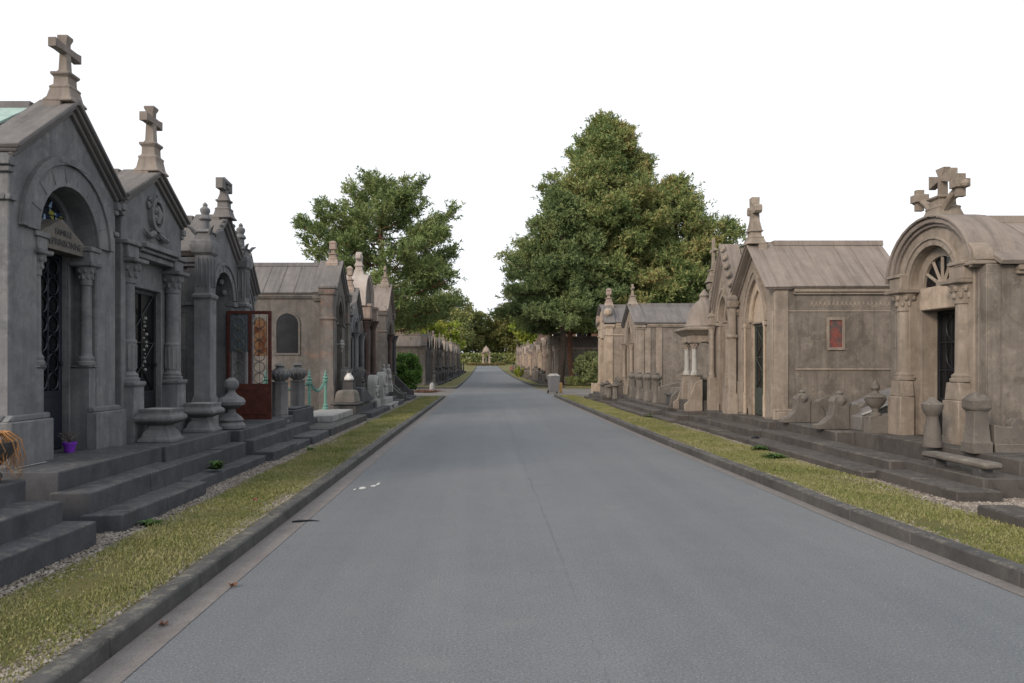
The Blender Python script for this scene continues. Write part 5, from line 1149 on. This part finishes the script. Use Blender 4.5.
# the open-crowned pine on the left
def lenv(t): return (5.7*math.sin(PI*min(1, .22+t*.80))**.8+.35)
pine((-6.9, 50.0, .1), 13.6, lenv, 3.8, 66, 'open-crowned pine on the left with bent orange trunk and pale sky gaps', mat='pine_left', seed=31, per=88, csize=.62, tr=.34, lean=(-.4, 0), L=.27, Wd=.036, flat=.6, sub=3,
     shift=lambda az, q: 1.0+.05*math.cos(az))
def leafy(loc, H, rx, label, mat, seed, ncl=90, per=60, lf=.35, zlow=.25, name='broadleaf_tree', cat='tree', group='broadleaf trees at the end of the avenue', tr=.3, csz=None, ry=None):
    r_ = random.Random(seed); root = empty(name, loc, 0, label, cat, group)
    m = MB(); m.tube([(0, 0, -.2), (.1, 0, H*.25), (-.05, .1, H*.5), (.1, 0, H*.75)], [tr*1.2, tr, tr*.7, tr*.25], 7)
    for i in range(7):
        a = i*2.4; z = H*(.28+.07*i); m.tube([(0, 0, z), (rx*.4*math.cos(a), rx*.4*math.sin(a), z+H*.12), (rx*.75*math.cos(a), rx*.75*math.sin(a), z+H*.2)], [tr*.5, tr*.3, tr*.08], 5)
    m.build('trunk', 'bark_dark', root)
    cs = []; rs = []; ry = ry or rx
    for i in range(ncl):
        d = unit(rng.normal(0, 1, 3)); u = r_.random()**.35; zc = H*(zlow+(1-zlow)/2); 
        wob = 1+.25*math.sin(3*math.atan2(d[1], d[0])+seed)*r_.random()
        cs.append((d[0]*rx*u*.85*wob, d[1]*ry*u*.85*wob, zc+d[2]*(H-zc)*u*.92)); rs.append((csz or rx*.24)*r_.uniform(.6, 1.25))
    quads('crown', tufts(np.array(cs), np.array(rs), per, lf, lf*.36, .15, .75), mat, root)
    return root
TL = [(-11, 225, 24, 9, 'leaf_dark', 'tall dark broadleaf tree to the left behind the far pavilion'), (-3.5, 240, 19, 7.5, 'leaf_dark', 'dark broadleaf tree directly behind the pavilion on its left'),
      (8.5, 235, 21, 9, 'leaf_olive', 'rounded olive tree behind the pavilion on its right'), (17, 228, 20, 8, 'leaf_dark', 'dark broadleaf tree farther right behind the pavilion'),
      (-20, 232, 24, 9, 'leaf_dark', 'dark broadleaf tree far left behind the rows'), (27, 240, 22, 9, 'leaf_dark', 'dark tree at the far right behind the pines'),
      (3.0, 252, 16, 8, 'leaf_dark', 'low dark tree filling the gap behind the pavilion'), (-30, 238, 22, 10, 'leaf_dark', 'dark broadleaf tree behind the open-crowned pine')]
for i, (x, y, H, rx, mt, lab) in enumerate(TL): leafy((x, y, g(y)-.2), H, rx, lab, mt, 50+i, 120, 75, .8, .08)
leafy((-10.5, 128, g(128)), 12.5, 4.0, 'lime green tree on the left of the avenue past the far chapels', 'leaf_lime', 70, 85, 75, .5, .2)
leafy((-8.0, 165, g(165)), 11.5, 3.8, 'small yellow-green tree left of the far pavilion', 'leaf_lime', 71, 70, 70, .5, .15)
leafy((9.0, 150, g(150)), 14, 4.6, 'pale yellow-green tree right of the avenue beyond the far chapels', 'leaf_lime', 72, 90, 75, .5, .25)
leafy((-15, 110, g(110)), 15, 5, 'dark tree between the open-crowned pine and the lime tree', 'leaf_dark', 73, 100, 75, .5, .15)
leafy((13, 120, g(120)), 14, 5, 'olive tree half hidden behind the right pines', 'leaf_olive', 74, 90, 70, .5, .15)
def bush(loc, rx, ry, H, label, mat, n, lf, seed, flat=.85):
    root = empty('bush', loc, 0, label, 'bush'); r_ = random.Random(seed); cs = []; rs = []
    for i in range(n):
        d = unit(rng.normal(0, 1, 3)); u = r_.random()**.3; cs.append((d[0]*rx*u*.86, d[1]*ry*u*.86, H*.52+d[2]*H*.42*u)); rs.append(rx*.20*r_.uniform(.7, 1.3))
    m = MB()
    for i in range(7): a = i*.9; m.tube([(0, 0, 0), (rx*.3*math.cos(a), ry*.3*math.sin(a), H*.35), (rx*.6*math.cos(a), ry*.6*math.sin(a), H*.65)], [.03, .02, .008], 4)
    m.build('stems', 'bark_dark', root)
    quads('foliage', tufts(np.array(cs), np.array(rs), 90, lf, lf*.34, .35, flat), mat, root); return root
bush((-4.0, 36.3, .1), .95, .85, 2.3, 'rounded bright green bush at the end of the left chapels', 'leaf_bush', 130, .11, 90)
bush((8.0, 56.5, .1), 1.55, 1.4, 2.6, 'broad pale green bush under the right pines behind the last right chapel', 'leaf_pale', 130, .17, 91)
bush((6.9, 56.0, .1), .9, .7, .8, 'low dark shrub at the foot of the bare pine trunks', 'leaf_dark', 30, .16, 92)
bush((4.6, 96, g(96)), 1.0, 1.2, 1.5, 'small light green shrub on the right verge far along', 'leaf_lime', 30, .2, 93)

# ------------------------------------------------------------------ light, sky, camera
SUN_EL, SUN_AZ = R(24), R(222)          # compass azimuth: sun stands behind the camera to the left
w = bpy.data.worlds.new('World'); sc.world = w; w.use_nodes = True; nt = w.node_tree; nt.nodes.clear()
out = nt.nodes.new('ShaderNodeOutputWorld'); bg = nt.nodes.new('ShaderNodeBackground'); sky = nt.nodes.new('ShaderNodeTexSky')
sky.sky_type = 'NISHITA'; sky.sun_disc = False; sky.sun_elevation = SUN_EL; sky.sun_rotation = SUN_AZ; sky.air_density = 1.0; sky.dust_density = 4.0; sky.ozone_density = 1.0
hs = nt.nodes.new('ShaderNodeHueSaturation'); hs.inputs['Saturation'].default_value = .22; nt.links.new(sky.outputs[0], hs.inputs['Color'])
mx = nt.nodes.new('ShaderNodeMix'); mx.data_type = 'RGBA'; mx.inputs[0].default_value = .62; nt.links.new(hs.outputs[0], mx.inputs[6]); mx.inputs[7].default_value = (9.0, 9.25, 9.75, 1)
nt.links.new(mx.outputs[2], bg.inputs[0]); bg.inputs[1].default_value = .10; nt.links.new(bg.outputs[0], out.inputs[0])
sl = bpy.data.lights.new('sun', 'SUN'); sl.energy = 1.35; sl.angle = R(14); sl.color = (1.0, .80, .62)
so = bpy.data.objects.new('sun', sl); COL.objects.link(so)
d = Vector((math.sin(SUN_AZ)*math.cos(SUN_EL), math.cos(SUN_AZ)*math.cos(SUN_EL), math.sin(SUN_EL)))
so.rotation_euler = (-d).to_track_quat('-Z', 'Y').to_euler(); so.location = (-8, -10, 12)
cam = bpy.data.cameras.new('camera'); co = bpy.data.objects.new('camera', cam); COL.objects.link(co)
co.location = (0, 0, 1.6); co.rotation_euler = (R(90), 0, 0); cam.sensor_width = 36; cam.lens = 740/1024*36
cam.shift_x = 26/1024; cam.shift_y = 24.5/1024; cam.clip_start = .05; cam.clip_end = 5000
sc.camera = co
vs = sc.view_settings; vs.view_transform = 'Standard'; vs.look = 'None'; vs.gamma = 1.0; vs.exposure = 0.68; vs.use_curve_mapping = False
sc.render.resolution_x = 1024; sc.render.resolution_y = 683
sc.cycles.use_denoising = True

bedq('hedge', 0, 219, 26, 1.5, 9000, .35, 'leaf_dark', 'dark clipped hedge running behind the far pavilion', 'hedge', 3.4)
